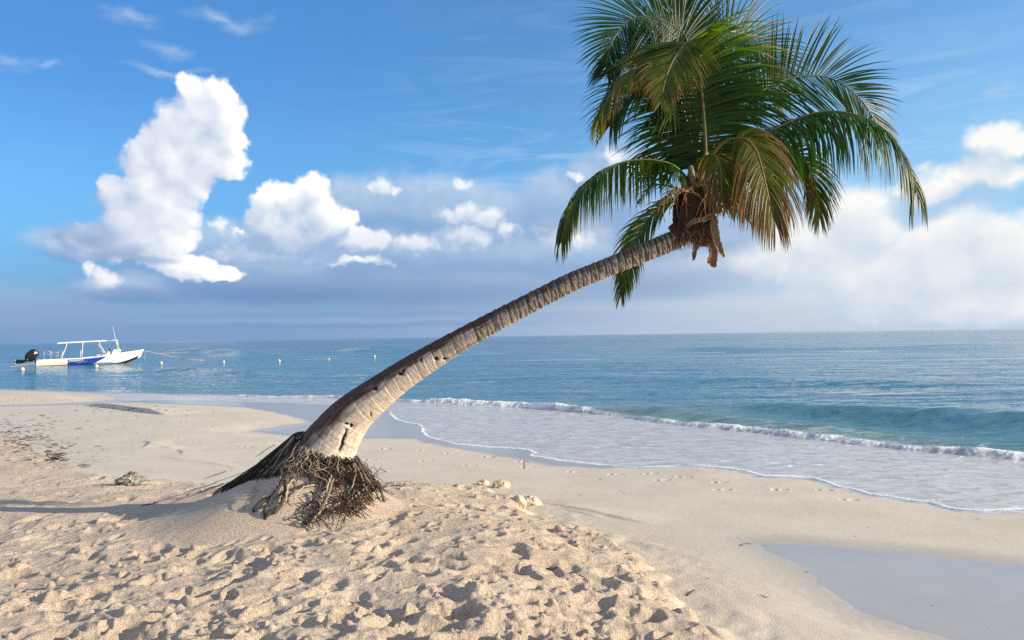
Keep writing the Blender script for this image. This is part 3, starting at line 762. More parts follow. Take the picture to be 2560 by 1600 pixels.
# ------------------------------------------------------------------ leaning coconut palm
def leaf_material():
    mt = bpy.data.materials.new('palm_leaf'); mt.use_nodes = True
    nt = mt.node_tree; nt.nodes.clear(); b = NB(nt)
    out = b.n('ShaderNodeOutputMaterial')
    at_ = b.n('ShaderNodeAttribute', attribute_name='leaf')
    sp = b.n('ShaderNodeSeparateColor'); b.put(sp.inputs[0], at_.outputs['Color'])
    rnd, tip, old = sp.outputs[0], sp.outputs[1], sp.outputs[2]
    tcn = b.n('ShaderNodeTexCoord')
    nz = b.noise(tcn.outputs['Object'], 5.0, 4, 0.6)
    g = b.mix(rnd, (0.008, 0.028, 0.004, 1), (0.030, 0.072, 0.008, 1))
    y = b.mix(rnd, (0.085, 0.105, 0.012, 1), (0.17, 0.145, 0.026, 1))
    br = b.mix(rnd, (0.095, 0.038, 0.016, 1), (0.21, 0.115, 0.050, 1))
    a1 = b.M('ADD', b.M('MULTIPLY', old, 1.3), b.M('MULTIPLY', b.M('SUBTRACT', nz, 0.5), 0.9))
    c = b.mix(b.ramp(a1, 0.15, 0.8), g, y)
    t1 = b.M('ADD', b.M('MULTIPLY', old, b.M('MULTIPLY_ADD', tip, 1.2, 0.30)), b.M('MULTIPLY', b.M('POWER', tip, 5.0), 0.6))
    t1 = b.M('ADD', t1, b.M('MULTIPLY', b.M('SUBTRACT', rnd, 0.5), 0.35))
    c = b.mix(b.ramp(t1, 0.45, 0.80), c, br)
    p = b.n('ShaderNodeBsdfPrincipled'); b.put(p.inputs['Base Color'], c)
    p.inputs['Roughness'].default_value = 0.38; p.inputs['Specular IOR Level'].default_value = 0.28
    tr = b.n('ShaderNodeBsdfTranslucent'); b.put(tr.inputs[0], b.mix(1.0, c, (2.4, 3.4, 0.6, 1), 'MULTIPLY'))
    mx = b.n('ShaderNodeMixShader'); mx.inputs[0].default_value = 0.42
    nt.links.new(p.outputs[0], mx.inputs[1]); nt.links.new(tr.outputs[0], mx.inputs[2]); nt.links.new(mx.outputs[0], out.inputs[0])
    return mt
M_LEAF = leaf_material()
M_RIB = plain('frond_midrib', (0.085, 0.085, 0.020), 0.4, var=0.35, scale=6)
M_RIBY = plain('frond_midrib_yellow', (0.22, 0.14, 0.035), 0.4, var=0.3, scale=6)

def smooth_path(pts, n):
    """Catmull-Rom through the points, resampled evenly"""
    P_ = [np.array(p, float) for p in pts]
    P_ = [2 * P_[0] - P_[1]] + P_ + [2 * P_[-1] - P_[-2]]
    out = []
    for i in range(1, len(P_) - 2):
        for t in np.linspace(0, 1, 16, endpoint=False):
            a, b_, c, d = P_[i - 1], P_[i], P_[i + 1], P_[i + 2]
            out.append(0.5 * ((2 * b_) + (c - a) * t + (2 * a - 5 * b_ + 4 * c - d) * t * t + (3 * b_ - a - 3 * c + d) * t ** 3))
    out.append(P_[-2]); out = np.array(out)
    s = np.concatenate([[0], np.cumsum(np.linalg.norm(np.diff(out, axis=0), axis=1))])
    u = np.linspace(0, s[-1], n)
    return np.stack([np.interp(u, s, out[:, k]) for k in range(out.shape[1])], 1), s[-1]

palm = empty('coconut_palm', (MC[0], MC[1], 0.5))
tag(palm, 'coconut palm leaning far over the beach from an exposed root mound', 'palm tree')
bpy.context.view_layer.update()
PINV = Matrix.Translation(-Vector(palm.location))
def own(o):
    """parent to the palm, keeping the world position"""
    o.parent = palm; o.matrix_parent_inverse = PINV.copy(); return o

# trunk ----------------------------------------------------------------
tp = [(775, 1235, 7.62, 180), (803, 1165, 7.60, 158), (822, 1120, 7.58, 142), (842, 1086, 7.55, 125), (873, 1046, 7.52, 109), (907, 1014, 7.48, 95), (987, 953, 7.42, 76), (1060, 905, 7.38, 66), (1154, 849, 7.32, 55), (1280, 781, 7.25, 49), (1413, 713, 7.18, 46), (1500, 676, 7.13, 45), (1588, 640, 7.08, 45), (1685, 600, 7.03, 47), (1735, 574, 7.0, 46)]
tpts = []
for (a, b_, Y_, wd) in tp:
    p = at(a, b_, Y_); tpts.append((p.x, p.y, p.z, wd / F * Y_ / 2))
NT, NA = 1500, 96
TP, TL = smooth_path(tpts, NT)
C3 = TP[:, :3]; rad0 = TP[:, 3]
T = np.gradient(C3, axis=0); T /= np.linalg.norm(T, axis=1)[:, None]
toC = np.array([0.0, -1.0, 0.0])
N1 = toC - (T @ toC)[:, None] * T; N1 /= np.linalg.norm(N1, axis=1)[:, None]   # faces the camera
N2 = np.cross(T, N1)
s_ = np.linspace(0, TL, NT)
# leaf scars: spacing shrinks from 12 cm to 5 cm
edges = [0.0]; r_ = random.Random(4)
while edges[-1] < TL:
    f_ = min(1, edges[-1] / TL); edges.append(edges[-1] + (0.135 * (1 - f_) ** 1.6 + 0.050) * r_.uniform(0.75, 1.3))
edges = np.array(edges)
th_ = np.linspace(0, 2 * np.pi, NA, endpoint=False)
Sg, Tg = np.meshgrid(s_, th_, indexing='ij')
tilt = 0.030 * np.sin(Tg - 0.9) + 0.006 * perlin(Sg * 9, np.cos(Tg) * 2 + 3, 101) * 2
Sq = Sg + tilt
idx = np.clip(np.searchsorted(edges, Sq.ravel()).reshape(Sq.shape), 1, len(edges) - 1)
e0 = edges[idx - 1]; e1 = edges[idx]
ph = np.clip((Sq - e0) / (e1 - e0), 0, 1)
ringr = _perm[idx & 255] / 255.0
fr_ = Sg / TL
amp = 0.0018 + 0.0062 * sstep(0.18, 0.7, fr_)
saw = ph ** 1.6 - 0.5 * (1 - sstep(0.0, 0.12, ph))
xx = np.cos(Tg); yy = np.sin(Tg)
rough = 0.010 * (1 - sstep(0, .3, fr_)) * perlin(Tg * 6, Sg * 2.2, 102) + 0.004 * perlin(xx * 2 + Sg * 3, yy * 2, 103) + amp * 0.6 * perlin(Tg * 3 + idx * 7.7, Sg * 30, 104)
crk = np.clip(1 - np.abs(perlin(Tg * 13 + 0.6 * perlin(Tg * 3, Sg * 8, 105), Sg * 5.0, 106)) * 7, 0, 1)
crack = crk * (1 - sstep(0.08, 0.45, fr_))
scarl = np.exp(-((ph - 0.93) / (0.05 + 0.07 * fr_)) ** 2)
rr = rad0[:, None] + amp * saw + rough * 0.7 - 0.0035 * crack
V3 = C3[:, None, :] + rr[..., None] * (np.cos(Tg)[..., None] * N1[:, None, :] + np.sin(Tg)[..., None] * N2[:, None, :])
# knot holes and the long gash near the foot
hole = np.zeros_like(Sg)
def pxof(V):
    q = V - np.array(CAM); d = q @ np.array(fw)
    return 1280 + F * (q @ np.array(rt)) / d, 800 - F * (q @ np.array(up)) / d
PX, PY = pxof(V3)
frontf = np.cos(Tg) > 0
for (hx, hy, ra, rb) in ((1091, 897, 7, 6), (1112, 898, 7, 4), (1002, 935, 9, 5), (1009, 928, 5, 7), (938, 971, 7, 7), (878, 1065, 5, 6), (866, 1060, 8, 3), (927, 1036, 2, 6), (1053, 899, 3, 8)):
    q = ((PX - hx) / ra) ** 2 + ((PY - hy) / rb) ** 2
    q = q * (1 + 0.8 * perlin(PX * 0.2, PY * 0.2, 107))
    hole = np.maximum(hole, np.exp(-q * 1.4) * frontf)
gd, gp, _ = segdist(PX.astype(np.float32), PY.astype(np.float32), [(866, 1074), (863, 1088), (857, 1100), (856, 1112), (848, 1128), (846, 1134)])
gw = 3.6 * np.sin(np.clip((gp + .4) / 5.4, 0, 1) * np.pi) + 0.5 + 1.6 * perlin(PX * 0.15, PY * 0.15, 109)
hole = np.maximum(hole, np.exp(-(gd / np.maximum(gw, .6)) ** 2) * frontf)
V3 -= (0.020 * hole)[..., None] * (np.cos(Tg)[..., None] * N1[:, None, :] + np.sin(Tg)[..., None] * N2[:, None, :])
# brown stain running along the upper side (a real stain, ragged at the scars)
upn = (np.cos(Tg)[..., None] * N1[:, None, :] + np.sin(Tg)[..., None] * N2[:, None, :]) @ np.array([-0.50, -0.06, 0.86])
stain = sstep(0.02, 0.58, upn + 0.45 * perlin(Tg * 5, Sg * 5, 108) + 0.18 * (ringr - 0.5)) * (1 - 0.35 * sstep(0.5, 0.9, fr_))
at1 = np.stack([np.clip(scarl, 0, 1), ph, stain, np.ones_like(Sg)], -1)
at2 = np.stack([hole, ringr, crack, fr_], -1)
ii = np.arange(NT - 1)[:, None]; jj = np.arange(NA)[None, :]; j2 = (jj + 1) % NA
fcs = np.stack([ii * NA + jj, ii * NA + j2, (ii + 1) * NA + j2, (ii + 1) * NA + jj], -1).reshape(-1, 4)
def trunk_material():
    mt, b, pr, out = mat_new('palm_bark')
    a1 = b.n('ShaderNodeAttribute', attribute_name='bark'); a2 = b.n('ShaderNodeAttribute', attribute_name='bark_detail')
    s1 = b.n('ShaderNodeSeparateColor'); b.put(s1.inputs[0], a1.outputs['Color'])
    s2 = b.n('ShaderNodeSeparateColor'); b.put(s2.inputs[0], a2.outputs['Color'])
    fr = a2.outputs['Alpha']
    uvn = b.n('ShaderNodeUVMap', uv_map='UVMap'); tcn = b.n('ShaderNodeTexCoord'); O = tcn.outputs['Object']
    band = b.noise(b.map(uvn.outputs[0], (3.0, 42.0, 1)), 1.0, 6, 0.65, '2D', 0.5)
    fine = b.noise(O, 42, 6, 0.65); med = b.noise(O, 7, 5, 0.6)
    grain = b.noise(b.map(uvn.outputs[0], (70, 7, 1)), 1.0, 5, 0.6, '2D')
    low = b.mix(med, (0.60, 0.50, 0.41, 1), (0.77, 0.67, 0.56, 1))
    low = b.mix(b.M('MULTIPLY', b.ramp(grain, 0.50, 0.72), 0.55), low, (0.36, 0.27, 0.21, 1))
    upc = b.mix(b.ramp(band, 0.45, 0.55), (0.12, 0.086, 0.062, 1), (0.64, 0.53, 0.40, 1))
    upc = b.mix(b.M('MULTIPLY', b.ramp(fine, 0.5, 0.75), 0.5), upc, (0.15, 0.11, 0.085, 1))
    ff = b.ramp(b.M('ADD', fr, b.M('MULTIPLY', b.M('SUBTRACT', s2.outputs[1], 0.5), 0.18)), 0.22, 0.66)
    c = b.mix(ff, low, upc)
    c = b.mix(b.M('MULTIPLY', s1.outputs[0], b.M('MULTIPLY_ADD', ff, 0.40, 0.40)), c, (0.70, 0.60, 0.48, 1))
    shade = b.ramp(s1.outputs[1], 0.06, 0.45, 0.85, 0.0)
    c = b.mix(b.M('MULTIPLY', shade, ff), c, (0.085, 0.062, 0.048, 1))
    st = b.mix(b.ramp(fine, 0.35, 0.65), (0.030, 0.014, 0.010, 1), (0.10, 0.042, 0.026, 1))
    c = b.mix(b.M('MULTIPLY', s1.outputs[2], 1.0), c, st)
    c = b.mix(b.M('MULTIPLY', s2.outputs[2], 0.45), c, (0.22, 0.14, 0.10, 1))
    c = b.mix(b.ramp(s2.outputs[0], 0.25, 0.6), c, (0.022, 0.014, 0.011, 1))
    b.put(pr.inputs['Base Color'], c); pr.inputs['Roughness'].default_value = 0.78
    hgt = b.M('ADD', b.M('MULTIPLY', band, 1.2), b.M('ADD', b.M('MULTIPLY', fine, 0.5), b.M('MULTIPLY', grain, 0.6)))
    b.put(pr.inputs['Normal'], b.bump(hgt, 0.8, 0.006))
    return mt
uvs = np.stack([Tg / (2 * np.pi), Sg], -1).reshape(-1, 2)
trunk = own(mesh_np('trunk', V3.reshape(-1, 3), fcs, trunk_material(), attrs={'bark': at1.reshape(-1, 4), 'bark_detail': at2.reshape(-1, 4)}, uv=uvs))

# fronds ----------------------------------------------------------------
def frond(pts, hint, mode='n', L=0.62, N=84, old=0.0, droop=0.35, spread=62, start=0.16, width=0.021, seed=1, petiole=0.030, tipd=22, asym=(1.0, 1.0), rip=0.05, tape=0.62, tst=0.45, ramp0=0.62, old2=None):
    """pts [(px,py,depth)]; hint: normal (mode n) or side direction (mode s) of the blade"""
    rg = random.Random(seed)
    W_ = [tuple(at(a, b_, Y_)) for a, b_, Y_ in pts]
    RP, RL = smooth_path(W_, 60)
    Tn = np.gradient(RP, axis=0); Tn /= np.linalg.norm(Tn, axis=1)[:, None]
    hv = np.array(hint, float)
    root = bpy.data.objects.new('frond', None)
    fe = MB()
    # midrib
    mr_ = MB()
    rad = [max(0.0028, petiole * 0.8 * (1 - 0.80 * (i / 59) ** 0.55)) for i in range(60)]
    mr_.tube([tuple(p) for p in RP], rad, 7, flat=0.75)
    vs = []; fs = []; cs = []
    for side in (-1, 1):
        for k in range(N):
            t = start + (1 - start) * ((k + rg.uniform(-.3, .3)) / N); t = min(max(t, start), 0.995)
            q = t * 59; i = int(q); fr = q - i; i2 = min(i + 1, 59)
            p = RP[i] * (1 - fr) + RP[i2] * fr; tg = Tn[i] * (1 - fr) + Tn[i2] * fr
            if mode == 'n': S = np.cross(tg, hv)
            else: S = hv - tg * (hv @ tg)
            S = S / (np.linalg.norm(S) + 1e-9); Nn = np.cross(S, tg); Nn /= np.linalg.norm(Nn)
            x = (t - start) / (1 - start)
            ln = L * asym[0 if side < 0 else 1] * (ramp0 + (1 - ramp0) * min(1, x / 0.22)) * (1 - tape * max(0, (x - tst) / (1 - tst)) ** 1.2) * rg.uniform(0.86, 1.08)
            if rg.random() < rip + .12 * old: ln *= rg.uniform(0.35, 0.8)
            a = math.radians(spread + (tipd - spread) * x ** 1.3 + rg.uniform(-1, 1) * (4 + 9 * old))
            vee = 0.20 * rg.uniform(0.4, 1.5)
            d = tg * math.cos(a) + S * side * math.sin(a) + Nn * vee * (1 if Nn[2] > 0 else -1) * 0.6
            d /= np.linalg.norm(d)
            K = 7; pp = p.copy(); step = ln / K
            dr = droop * rg.uniform(0.7, 1.4)
            wmax = width * (0.75 + 0.25 * (1 - x)) * rg.uniform(0.8, 1.1)
            base = len(vs); r1 = rg.random(); yo = rg.uniform(-.25, .25)
            tw = rg.uniform(-0.5, 0.5)
            brk_ = rg.random() < 0.06 + .12 * old; bk = rg.randint(3, 5)
            for s in range(K + 1):
                u = s / K
                wv = np.cross(d, Nn); wv /= (np.linalg.norm(wv) + 1e-9)
                wv = wv * math.cos(tw * u) + Nn * math.sin(tw * u)
                wd = wmax * (0.55 + 1.6 * u) * (1 if u < 0.25 else 1) if u < 0.28 else wmax * (1 - ((u - 0.28) / 0.72) ** 1.7)
                wd = max(wd, 0.0012)
                vs.append(pp + wv * wd / 2 + Nn * wd * 0.16); vs.append(pp.copy()); vs.append(pp - wv * wd / 2 + Nn * wd * 0.16)
                for _ in range(3): cs.append((r1, u, max(0, min(1, (old if old2 is None else old + (old2 - old) * x) * (1 + yo))), 1))
                if s < K:
                    g = dr * (1 + 1.6 * u) / K * (1.0 + (2.5 if brk_ and s == bk else 0))
                    d = d + np.array([0, 0, -1.0]) * g; d /= np.linalg.norm(d)
                    pp = pp + d * step
            for s in range(K):
                o_ = base + s * 3
                fs.append((o_, o_ + 1, o_ + 4, o_ + 3)); fs.append((o_ + 1, o_ + 2, o_ + 5, o_ + 4))
    lo = mesh_np('leaflets', np.array(vs), np.array(fs), M_LEAF, attrs={'leaf': np.array(cs)})
    rb = mr_.build('midrib', M_RIBY if old > 0.45 else M_RIB)
    COL.objects.link(root); own(root)
    return root, lo, rb
FR = []
def F_(*a, **k):
    k['seed'] = len(FR) + 3
    r, lo, rb = frond(*a, **k)
    for o in (lo, rb):
        o.parent = r; o.matrix_parent_inverse = Matrix.Identity(4)
    # the frond empty sits at the palm's base, so undo the offset for its children
    for o in (lo, rb): o.location = (0, 0, 0)
    r.matrix_parent_inverse = PINV.copy()
    FR.append(r); return r
# rear fronds first
F_([(1742, 450, 7.05), (1730, 300, 7.15), (1716, 190, 7.25), (1704, 90, 7.35), (1690, -60, 7.4)], (0, -1, .1), L=0.80, N=64, droop=0.12, spread=42, start=.42)
F_([(1748, 450, 7.05), (1744, 280, 7.3), (1752, 150, 7.5), (1800, 85, 7.7), (1870, 90, 7.9), (1940, 150, 8.0), (1975, 230, 8.0)], (0.1, -1, .2), L=0.80, N=90, droop=0.22, spread=74, start=.36)
F_([(1745, 450, 7.0), (1738, 260, 7.1), (1719, 108, 7.1), (1690, 70, 7.05), (1661, 54, 7.0), (1618, 41, 6.95), (1578, 48, 6.9), (1547, 78, 6.85), (1526, 115, 6.8), (1513, 168, 6.8)], (0.15, -1, .25), L=0.66, N=96, droop=0.24, spread=74, start=.42, tipd=26)
F_([(1750, 440, 7.05), (1770, 330, 7.2), (1810, 240, 7.4), (1860, 205, 7.55), (1905, 215, 7.7), (1950, 265, 7.8)], (0, -1, .4), L=0.66, N=76, droop=0.35, spread=60, start=.25)
F_([(1742, 440, 6.95), (1715, 300, 6.9), (1680, 205, 6.85), (1630, 150, 6.8), (1580, 140, 6.8), (1535, 175, 6.8)], (-.1, -.8, .6), L=0.62, N=70, droop=0.45, spread=54, start=.35)
F_([(1755, 440, 7.0), (1790, 350, 7.05), (1840, 280, 7.1), (1897, 232, 7.15), (1962, 200, 7.2), (2026, 189, 7.25), (2069, 194, 7.3), (2112, 215, 7.3), (2155, 253, 7.35), (2180, 290, 7.4), (2205, 335, 7.45)], (0.05, -1, .2), L=0.70, N=92, droop=0.20, spread=68, start=.26, tipd=30, tape=.5, rip=.1)
F_([(1740, 440, 7.05), (1722, 330, 7.05), (1690, 260, 6.95), (1640, 220, 6.75), (1590, 225, 6.7), (1550, 260, 6.7), (1525, 315, 6.7)], (-.1, -.8, .6), L=0.66, N=80, droop=0.45, spread=66, start=.2, old=0.10)
F_([(1738, 440, 7.0), (1720, 320, 7.0), (1690, 215, 6.8), (1650, 170, 6.45), (1600, 170, 6.25), (1552, 200, 6.2), (1518, 248, 6.2), (1496, 300, 6.2)], (-.2, -.45, .85), L=0.36, N=84, droop=1.5, spread=48, start=.45, old=0.36, old2=.50, tape=.30)
F_([(1748, 480, 6.9), (1754, 425, 6.72), (1772, 388, 6.55), (1793, 395, 6.45), (1803, 435, 6.42), (1804, 495, 6.40)], (0.1, -.8, .5), L=0.42, N=70, droop=1.4, spread=60, start=.42, old=0.70, rip=.2)
# big central frond arching over towards the viewer
F_([(1755, 470, 6.90), (1763, 400, 6.88), (1759, 300, 6.80), (1750, 200, 6.62), (1740, 135, 6.44), (1722, 105, 6.30), (1697, 128, 6.18), (1673, 170, 6.08), (1659, 215, 6.02), (1653, 255, 5.98)], (1, 0, 0), 's', L=0.84, N=140, droop=0.42, spread=90, start=.08, old=0.0, old2=0.50, tipd=26, petiole=0.036, ramp0=.8, tape=.86, tst=.32, width=.026)
F_([(1750, 470, 7.02), (1757, 400, 7.05), (1752, 310, 7.08), (1748, 230, 7.1), (1742, 160, 7.2), (1730, 110, 7.3)], (1, 0, 0), 's', L=0.70, N=110, droop=0.50, spread=84, start=.16, old=0.04, tipd=30, ramp0=.8, width=.028)
F_([(1742, 470, 6.85), (1775, 395, 6.75), (1810, 355, 6.62), (1843, 345, 6.5), (1868, 350, 6.42), (1890, 375, 6.35), (1904, 415, 6.3), (1915, 462, 6.26), (1925, 508, 6.24), (1936, 552, 6.23)], (0.15, -1, .25), L=0.62, N=110, droop=1.35, spread=66, start=.40, old=0.72, tipd=20, tape=.55)
F_([(1755, 450, 6.95), (1800, 410, 6.95), (1850, 370, 6.95), (1906, 339, 6.95), (1983, 301, 6.95), (2047, 281, 6.95), (2112, 281, 6.95), (2176, 301, 6.95), (2219, 331, 6.95), (2246, 366, 6.95), (2270, 410, 6.95), (2283, 446, 6.95), (2288, 480, 6.95)], (0.05, -.42, .9), L=0.74, N=140, droop=2.6, spread=76, start=.20, old=0.14, tipd=38, tape=.50, tst=.6, ramp0=.8, width=.026)
F_([(1752, 475, 7.0), (1800, 440, 7.08), (1880, 395, 7.15), (1950, 378, 7.2), (2000, 392, 7.22), (2028, 430, 7.22), (2042, 490, 7.2), (2048, 545, 7.2)], (0.1, -.9, .45), L=0.52, N=92, droop=0.9, spread=62, start=.4, old=0.50, tipd=26)
F_([(1735, 475, 6.95), (1708, 436, 6.9), (1677, 411, 6.85), (1636, 401, 6.8), (1595, 400, 6.75), (1554, 407, 6.7), (1513, 426, 6.65), (1472, 459, 6.6), (1441, 495, 6.58), (1421, 534, 6.56), (1411, 568, 6.55), (1403, 606, 6.55)], (-.05, -.30, .95), L=0.56, N=112, droop=1.9, spread=70, start=.12, old=0.16, old2=.35, tipd=26, tape=.62, tst=.4)
F_([(1715, 500, 7.25), (1677, 506, 7.35), (1640, 530, 7.42), (1605, 571, 7.48), (1585, 612, 7.5), (1572, 655, 7.5), (1560, 705, 7.5), (1553, 740, 7.5)], (-.3, -.7, .6), L=0.40, N=84, droop=0.6, spread=54, start=.1, old=0.36, tipd=20)
F_([(1725, 490, 7.1), (1690, 470, 7.15), (1640, 462, 7.2), (1612, 480, 7.2), (1596, 510, 7.2)], (-.1, -.8, .6), L=0.22, N=16, droop=0.5, spread=50, start=.3, old=0.3, rip=.5, width=.012)
F_([(1758, 490, 6.95), (1790, 470, 6.9), (1825, 470, 6.85), (1850, 500, 6.8), (1862, 545, 6.8)], (.1, -.8, .6), L=0.34, N=40, droop=0.7, spread=50, start=.2, old=0.85, rip=.3, width=.016)
F_([(1752, 480, 6.9), (1800, 440, 6.8), (1850, 420, 6.75), (1895, 430, 6.7), (1930, 465, 6.68), (1950, 520, 6.68)], (.1, -.6, .8), L=0.46, N=60, droop=1.8, spread=60, start=.5, old=0.80, rip=.2, width=.018)
sp_ = MB()
sp_.tube([tuple(at(a, b_, Y_)) for a, b_, Y_ in ((1738, 480, 6.98), (1736, 420, 6.98), (1742, 360, 6.99), (1752, 290, 7.0), (1757, 200, 7.0))], [0.055, 0.048, 0.036, 0.024, 0.008], 8)
own(sp_.build('spear_leaf', plain('spear_green', (0.06, 0.12, 0.03), 0.4)))

# crown shaft, fibre, sheaths --------------------------------------------
M_FIB = plain('brown_fibre', (0.105, 0.052, 0.030), 0.85, var=0.55, scale=22, bump=0.012)
M_SHE = plain('dry_sheath', (0.25, 0.125, 0.068), 0.6, var=0.35, scale=9, bump=0.004)
M_SPA = plain('dry_spathe', (0.30, 0.20, 0.12), 0.6, var=0.3, scale=12)
M_FLO = plain('flower_strands', (0.28, 0.14, 0.03), 0.6, var=0.4, scale=15)
nC, mC = 70, 48
cc, _ = smooth_path([tuple(at(a, b_, Y_)) + (r,) for a, b_, Y_, r in ((1690, 594, 7.02, .095), (1712, 575, 7.0, .110), (1730, 548, 6.98, .132), (1738, 515, 6.97, .132), (1744, 482, 6.95, .105), (1747, 440, 6.95, .095), (1750, 405, 6.95, .045))], nC)
Tc = np.gradient(cc[:, :3], axis=0); Tc /= np.linalg.norm(Tc, axis=1)[:, None]
n1_ = toC - (Tc @ toC)[:, None] * Tc; n1_ /= np.linalg.norm(n1_, axis=1)[:, None]; n2_ = np.cross(Tc, n1_)
u_ = np.linspace(0, 1, nC)[:, None]; t_ = np.linspace(0, 2 * np.pi, mC, endpoint=False)[None, :]
lump = 0.035 * np.abs(perlin(np.cos(t_) * 1.6 + 5 + u_ * 0, np.sin(t_) * 1.6 + u_ * 6, 111)) * 2 + 0.022 * np.abs(perlin(t_ * 3 + u_ * 3, u_ * 9, 112)) + 0.008 * perlin(t_ * 8, u_ * 20, 113)
rc = cc[:, 3][:, None] * 0.86 + lump
vc = cc[:, None, :3] + rc[..., None] * (np.cos(t_)[..., None] * n1_[:, None, :] + np.sin(t_)[..., None] * n2_[:, None, :])
i_ = np.arange(nC - 1)[:, None]; j_ = np.arange(mC)[None, :]
fcc = np.stack([i_ * mC + j_, i_ * mC + (j_ + 1) % mC, (i_ + 1) * mC + (j_ + 1) % mC, (i_ + 1) * mC + j_], -1).reshape(-1, 4)
own(mesh_np('crown_shaft', vc.reshape(-1, 3), fcc, M_FIB))
def sheet(name, pts, mat, thick=0.0035, cup=0.3, edge=0.0):
    """pts [(px,py,depth,halfwidth_m, nx, ny, nz)]: a cupped strip with real thickness"""
    P_, _ = smooth_path([tuple(at(a, b_, Y_)) + (hw,) for a, b_, Y_, hw in pts], 26)
    T_ = np.gradient(P_[:, :3], axis=0); T_ /= np.linalg.norm(T_, axis=1)[:, None]
    vv = []; K = 9
    for i in range(26):
        s = np.cross(T_[i], np.array([0.15, -1, 0.1])); s /= np.linalg.norm(s); n = np.cross(s, T_[i])
        for k in range(K):
            q = k / (K - 1) * 2 - 1
            wv = P_[i, 3] * (1 + (edge + .10) * math.sin(i * 1.3 + len(pts)) * math.sin(i * .47 + k * .3) + .05 * math.sin(i * 3.7 + k))
            vv.append(P_[i, :3] + s * q * wv + n * (wv * cup * (q * q - 1) + .006 * math.sin(k * 2.3 + i * .35) + .004 * math.sin(i * 1.9 + k * 1.1)))
    ff = [(i * K + k, i * K + k + 1, (i + 1) * K + k + 1, (i + 1) * K + k) for i in range(25) for k in range(K - 1)]
    o = own(mesh_np(name, np.array(vv), np.array(ff), mat))
    md = o.modifiers.new('thickness', 'SOLIDIFY'); md.thickness = thick
    return o
sheet('leaf_sheath', [(1722, 548, 6.80, .05), (1745, 572, 6.78, .12), (1768, 592, 6.78, .11), (1784, 612, 6.80, .055), (1784, 636, 6.82, .038), (1780, 655, 6.83, .045), (1790, 667, 6.83, .008)], M_SHE, cup=0.45, edge=.05)
sheet('leaf_sheath', [(1738, 470, 6.80, .04), (1726, 510, 6.78, .075), (1712, 548, 6.80, .05), (1700, 580, 6.82, .015)], M_FIB, cup=0.5)
sheet('leaf_sheath', [(1760, 480, 6.80, .04), (1766, 515, 6.76, .07), (1764, 550, 6.78, .055), (1757, 580, 6.8, .02)], M_FIB, cup=0.5)
sheet('leaf_sheath', [(1712, 470, 6.95, .03), (1704, 500, 6.9, .06), (1698, 545, 6.9, .06), (1694, 575, 6.92, .02)], M_FIB, cup=0.5)
sheet('leaf_sheath', [(1790, 530, 6.70, .008), (1765, 546, 6.68, .020), (1738, 552, 6.68, .022), (1716, 566, 6.70, .004)], M_SPA, cup=0.7)
sheet('leaf_sheath', [(1772, 520, 6.82, .03), (1782, 560, 6.8, .05), (1790, 590, 6.8, .03), (1797, 606, 6.8, .006)], M_SHE, cup=0.4)
sheet('spathe', [(1781, 538, 6.75, .012), (1787, 575, 6.74, .032), (1797, 612, 6.75, .030), (1810, 643, 6.76, .004)], M_SPA, cup=0.9, thick=0.008)
sheet('spathe', [(1742, 594, 6.86, .028), (1741, 612, 6.86, .027), (1737, 632, 6.86, .018), (1733, 650, 6.86, .003)], M_SPA, cup=0.8, thick=0.008)
fl = MB(); rr_ = random.Random(9)
def strands(cx_, cy_, Y_, n, spreadx, down, L):
    for k in range(n):
        x0 = cx_ + rr_.uniform(-14, 14); y0 = cy_ + rr_.uniform(-10, 10)
        x1 = x0 + rr_.gauss(spreadx, 22); y1 = y0 + rr_.uniform(-6, 14)
        x2 = x1 + rr_.gauss(spreadx * .3, 12); y2 = y1 + abs(rr_.gauss(down, 14))
        z = Y_ + rr_.uniform(-.12, .12)
        p0, p1, p2 = at(x0, y0, z), at(x1, y1, z - .03), at(x2, y2, z - .05)
        pts = [p0 * (1 - t) ** 2 + p1 * 2 * t * (1 - t) + p2 * t * t for t in (0, .2, .4, .6, .8, 1)]
        fl.tube(pts, [.0060, .0055, .005, .0045, .0040, .003], 4)
strands(1790, 484, 6.75, 30, 18, 44, 1)
strands(1822, 474, 6.72, 36, 6, 46, 1)
own(fl.build('flower_stalk', M_FLO))
fl = MB(); strands(1708, 476, 6.80, 22, -8, 30, 1)
own(fl.build('flower_stalk', M_FLO))
fb = MB()
for k in range(300):
    a = rr_.uniform(0, 1); x0 = 1688 + 85 * a; y0 = 600 - 130 * a * rr_.random()
    z = rr_.uniform(6.66, 6.85); L_ = rr_.uniform(10, 34)
    x1 = x0 + rr_.uniform(-16, 16)
    fb.tube([at(x0, y0, z), at((x0 + x1) / 2 + rr_.uniform(-5, 5), y0 + L_ * .5, z - .02), at(x1, y0 + L_, z - .01)], [.003, .002, .0012], 3)
own(fb.build('crown_fibres', M_FIB))
ps = MB()
for (a0, b0, a1, b1, r) in ((1800, 520, 1760, 562, .02), (1822, 505, 1800, 522, .014), (1700, 440, 1722, 490, .035), (1775, 430, 1752, 490, .035), (1725, 415, 1738, 480, .04), (1765, 380, 1755, 470, .035)):
    ps.tube([at(a0, b0, 6.86), at((a0 + a1) / 2, (b0 + b1) / 2 - 3, 6.86), at(a1, b1, 6.88)], [r * .6, r * .85, r], 8)
own(ps.build('petiole_stubs', plain('stub', (0.22, 0.17, 0.07), 0.6, var=.4)))

